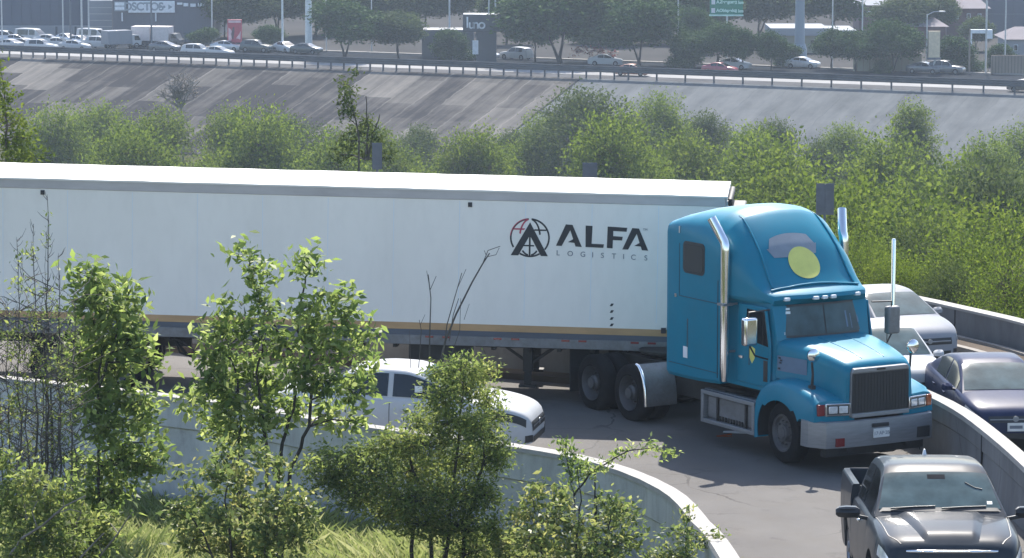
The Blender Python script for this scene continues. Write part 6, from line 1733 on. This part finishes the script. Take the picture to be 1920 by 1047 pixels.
pole('post', 'thick white post beside the dark round tree, cut by the top edge', 579, 98, -60, 14, M['whitepost'], 'post', base=(20, 14))
LPS = 'thin poles beyond the highway'
for px, py, w, lb, mm in ((4.5, 96, 3, 'thin pale pole at the very left edge', 'galv'), (119, 92, 3, 'thin grey pole, first of four before the blue building', 'galv'), (133, 92, 4, 'darker thin pole, second of four before the blue building', 'signback'), (154, 90, 4, 'thin grey pole, third of four before the blue building', 'galv'), (167, 90, 3, 'thin pale pole at the corner of the white panel block', 'galv'),
    (284.5, 96, 3.6, 'grey pole rising in front of the pink box truck', 'signback'), (398, 92, 3.4, 'thin pole at the right end of the grey building', 'galv'), (530, 97, 4.5, 'pale lamp pole left of the thick white post', 'whitepost'), (612, 97, 2.6, 'thin pole just right of the thick white post', 'galv'), (843, 104, 4, 'thin pale pole left of the dark sign tower', 'galv'), (917, 116, 3.6, 'pale pole in front of the dark sign tower, left of a pair', 'galv'),
    (929, 116, 3.6, 'pale pole in front of the dark sign tower, right of a pair', 'galv'), (1271, 122, 3.4, 'thin pole left of the green road sign', 'galv'), (1560, 126, 3, 'thin post among the small trees right of the concrete pillar', 'galv'), (1817, 138, 4, 'tan pole with a small black box right of the tan board', 'tan'), (1848, 138, 4, 'tall pale pole before the dark blue far building', 'galv'), (1884, 130, 3, 'thin pole before the dark blue far building, near the right edge', 'galv'), (697, 96, 2.6, 'thin pole between the two round trees', 'galv'), (1616, 124, 3, 'thin pole behind the dense small tree', 'galv')):
    pole('utility_pole', lb, px, py, -45 if px not in (1817,) else 55, w, M[mm], group_ := 'pole')['group'] = LPS
pole('street_lamp', 'grey street lamp with a curved arm behind the tan board', 1737, 128, 27, 3, M['galv'], 'street lamp', arm=1.6)
B = Facade('board', 'tan upright advertising board on a pole near the right edge', 'board', 1740, 1762, 139)
q = MB(); q.tube([(B.u(1750), 0, 0), (B.u(1751), 0, B.h(122)), (B.u(1753), 0, B.h(112))], .14, 8); q.build('pole', M['galv'], B.root, sm=50)
f_ = B.box('face', 1740, 1761, 59, 108, -.25, .05, M['tanboard']); B.box('frame', 1738.5, 1762.5, 57.5, 111, .05, .3, M['tan']); B.box('ledge', 1738, 1763, 108.5, 112, -.4, .3, M['signback'])
# buildings on the right
B = Facade('flat_building', 'low cream building with a long white roof band behind the concrete pillar', 'building', 1444, 1605, 100)
B.box('wall', 1446, 1602, 67, 104, 0, 10, M['cream']); B.box('roof_band', 1444, 1552, 53, 67, -.4, 10.4, M['palewall']); B.box('roof_band', 1553, 1605, 57, 64, -.3, 10.3, M['palewall'])
for x in (1462, 1520, 1548, 1580): B.box('window', x, x + 10, 76, 90, -.05, 0.02, M['glass'])
def house(px0, px1, py, ytop, yroof, mw, mr, name, label, wins):
    B = Facade(name, label, 'house', px0, px1, py); w = B.box('wall', px0, px1, ytop, py + 3, 0, 9, mw)
    q = MB(); u0, u1 = B.u(px0) - .5, B.u(px1) + .5; z0, z1 = B.h(ytop) + .002, B.h(yroof)
    q.add([(u0, -.6, z0), (u1, -.6, z0), (u1, 9.6, z0), (u0, 9.6, z0), (u0 + (u1-u0)*.25, 4.5, z1), (u1 - (u1-u0)*.25, 4.5, z1)], [(0, 1, 5, 4), (1, 2, 5), (2, 3, 4, 5), (3, 0, 4), (3, 2, 1, 0)]); q.build('roof', mr, B.root)
    for x0, x1, y0, y1 in wins: 
        f = B.box('window', x0, x1, y0, y1, -.08, 0.02, M['signwhite'], w); B.box('pane', x0 + .8, x1 - .8, y0 + .8, y1 - .8, -.10, -.07, M['glass'], f)
    return B
house(1775, 1850, 74, 16, -6, M['maroon'], M['pinkroof'], 'house', 'maroon house with a pale pinkish roof at the upper right', ((1790, 1797, 26, 36), (1812, 1819, 26, 36), (1832, 1839, 26, 36)))
house(1610, 1690, 58, 10, -12, M['maroon'], M['palewall'], 'house', 'pale roofed house half hidden behind trees at the top, right of the pillar', ((1625, 1633, 22, 32), (1655, 1663, 22, 32)))
house(1700, 1772, 88, 50, 36, M['maroon'], M['pinkroof'], 'house', 'low dark house with a brown roof behind the tan board', ((1716, 1722, 60, 68),))
B = Facade('warehouse', 'dark blue grey warehouse at the top right corner', 'building', 1852, 2000, 66); w_ = B.box('wall', 1852, 2000, -30, 70, 0, 20, M['greywall'])
for x in range(1860, 1990, 20): B.box('cladding_rib', x, x + 1, -28, 69, -.06, 0, M['greywall'], w_)
B.box('band', 1852, 2000, 26, 28, -.12, 0, M['signback'], w_)
house(1888, 1990, 112, 74, 54, M['palewall'], M['pinkroof'], 'house', 'pale house with a hipped grey roof at the right edge', ((1900, 1908, 84, 96),))
B = Facade('gate_arch', 'white framed flat gate beam behind the tan pole at right', 'gate', 1818, 1860, 120)
B.box('beam', 1818, 1860, 56, 63, 0, .6, M['signwhite']); B.box('gate_post', 1818, 1822, 63, 122, 0, .6, M['signwhite']); B.box('gate_post', 1850, 1860, 57, 73, -.1, .7, M['signwhite'])
B = Facade('fence', 'tan board fence at the right edge behind the highway', 'fence', 1858, 1990, 140); w_ = B.box('fence_panel', 1858, 1990, 104, 142, 0, .25, M['tan'])
for x in range(1860, 1990, 6): B.box('board_seam', x, x + .8, 105, 141, -.03, 0, M['ledge'], w_)
B = Facade('fence', 'pale yellow green fence behind the dense small trees at right', 'fence', 1600, 1728, 134); w_ = B.box('fence_panel', 1600, 1728, 101, 136, 0, .25, M['cream'])
for x in range(1606, 1726, 12): B.box('fence_post', x, x + 1.2, 100, 136, -.05, 0, M['tan'], w_)
# --- people-like white chairs are too small to tell; flower bush and litter of stalls
GF = 'trees beyond the highway'
def ft(key, px, top, w, base, label, cat='tree'):
    p = fb(px, base); put_tree(key, px, top, w * 1.15, p.y, label, 'tree' if cat == 'tree' else 'bush', GF, cat, gz_=ZL)
for a in [
    ('far_a', 645, 8, 128, 112, 'dark round tree right of the thick white post'), ('fl_a', 748, 28, 92, 112, 'paler round tree with a leaning trunk, right of the dark round tree'), ('far_c', 846, 56, 70, 112, 'small dark rounded bush tree left of the sign tower'),
    ('far_a', 1050, -22, 190, 122, 'biggest dark tree, broad crown cut by the top edge'), ('far_b', 1004, 14, 84, 116, 'dark tree merging with the left side of the biggest dark tree'), ('far_a', 1200, 10, 130, 126, 'dark green tree right of the biggest dark tree'), ('far_b', 1345, 52, 90, 131, 'small flat topped tree below the green road sign, left of a pair'), ('far_b', 1392, 62, 60, 131, 'small tree below the green road sign, right of a pair'),
    ('far_c', 1285, 62, 60, 126, 'small dark tree left of the green road sign'), ('far_b', 1446, 66, 56, 132, 'small lone tree left of the concrete pillar'), ('far_b', 1606, 66, 72, 134, 'small dark tree, left of the two dense trees near the tan board'), ('far_a', 1676, 46, 92, 136, 'dense dark green tree left of the tan board'), ('far_b', 1560, 62, 60, 130, 'small tree right of the concrete pillar'), ('far_c', 1795, 70, 76, 134, 'dark bush right of the tan board'), ('far_a', 384, 55, 50, 94, 'small dark tree at the right end of the grey building'),
    ('fl_a', 450, -20, 110, 78, 'pale hazy tree behind the red banner'), ('fl_a', 520, -40, 130, 74, 'tall pale hazy tree behind the lamp pole'), ('fl_b', 420, -10, 80, 70, 'pale hazy tree at the corner of the grey building'), ('far_b', 505, 52, 60, 94, 'small shaded tree over the dark green car'),
    ('fl_a', 590, -40, 110, 66, 'pale hazy tree behind the thick white post'), ('far_b', 690, -30, 120, 62, 'dark distant tree at the top between the round trees'), ('fl_a', 800, -30, 130, 66, 'pale distant tree at the top left of the sign tower'), ('fl_b', 870, -40, 110, 64, 'pale distant tree above the sign tower'), ('fl_a', 950, -20, 90, 84, 'pale tree with light leaves right of the sign tower'), ('far_c', 1150, -30, 120, 84, 'deep shaded tree behind the biggest dark tree'),
    ('far_a', 1255, -40, 110, 80, 'dark tall tree at the top left of the green road sign'), ('fl_a', 1330, -20, 110, 78, 'pale tree behind the green road sign'), ('fl_a', 1420, -30, 120, 74, 'pale tree between the green road sign and the concrete pillar'), ('far_b', 1560, -36, 120, 72, 'dark tall tree at the top right of the concrete pillar'), ('fl_b', 1700, 2, 110, 84, 'pale sparse tree over the houses at the upper right'), ('fl_a', 1760, -10, 80, 80, 'pale tree left of the maroon house'), ('far_a', 1300, 20, 70, 100, 'dark tree below and left of the green road sign'), ('fl_b', 1830, 38, 60, 96, 'pale tree before the maroon house'), ('far_c', 1875, 84, 50, 126, 'dark bush behind the tan board fence'), ('far_c', 1480, 84, 60, 126, 'dark low bush at the foot of the concrete pillar'), ('far_c', 1655, 112, 120, 138, 'low dark hedge along the highway kerb near the tan board')]:
    ft(*a)
G['flower'] = leaf_mat('red flowers', [(0.03, .045, .02), (0.10, .03, .025), (0.17, .05, .04), (.20, .10, .07)], .3, .6)
p = fb(1105, 121); k = p.y / FPX
o = grow('flower_bush', 'red flowering bush at the right foot of the biggest dark tree', 'bush', (p.x, p.y + 2, ZL), [[(p.x, p.y + 2, ZL), (p.x, p.y + 2, ZL + 1.2)]], [((p.x + d * k, p.y + 2, ZL + h), (18 * k, .8, .6)) for d, h in ((-22, 1.4), (0, 1.7), (20, 1.5), (38, 1.2))], G['flower'], .28, .6, .10, M['bark'], tr=.08)
# distant wooded belt closing the view
n = 26000
cx = rng.uniform(-130, 130, n); cy = rng.uniform(585, 640, n)
hgt = 9 + 4 * np.sin(cx * .11) + 3 * np.sin(cx * .31 + 1) ; cz = ZL + rng.random(n) ** .8 * hgt
v, f = leaf_arrays(np.stack([cx, cy, cz], 1), 1.5, .6)
mi = (np.sin(cx * .21) + rng.normal(size=n) * .35 > .1).astype(np.int32)
tag(np_mesh('distant_woods', v, f, [G['far'], G['farlight']], midx=mi), 'hazy belt of woods closing the view behind the buildings', 'woods', kind='stuff')
for o in list(bpy.data.objects):                      # prototypes that were never placed
    if o.parent is None and o.get('label') == 'x':
        for c in list(o.children_recursive): bpy.data.objects.remove(c)
        bpy.data.objects.remove(o)
# ================================================================= HAZE
hm = bpy.data.materials.new('haze'); hm.use_nodes = True
hn = hm.node_tree; hn.nodes.clear()
ho = hn.nodes.new('ShaderNodeOutputMaterial'); hv = hn.nodes.new('ShaderNodeVolumePrincipled')
hv.inputs['Color'].default_value = (0.68, 0.82, 1.0, 1)
hv.inputs['Density'].default_value = 0.00018
hv.inputs['Anisotropy'].default_value = 0.2
hn.links.new(hv.outputs[0], ho.inputs['Volume'])
q = MB(); q.bx(-1600, 1600, -30, 3600, -31.5, 40)
o = q.build('haze', hm); tag(o, kind='stuff', label='thin pale blue haze over the valley', cat='haze')
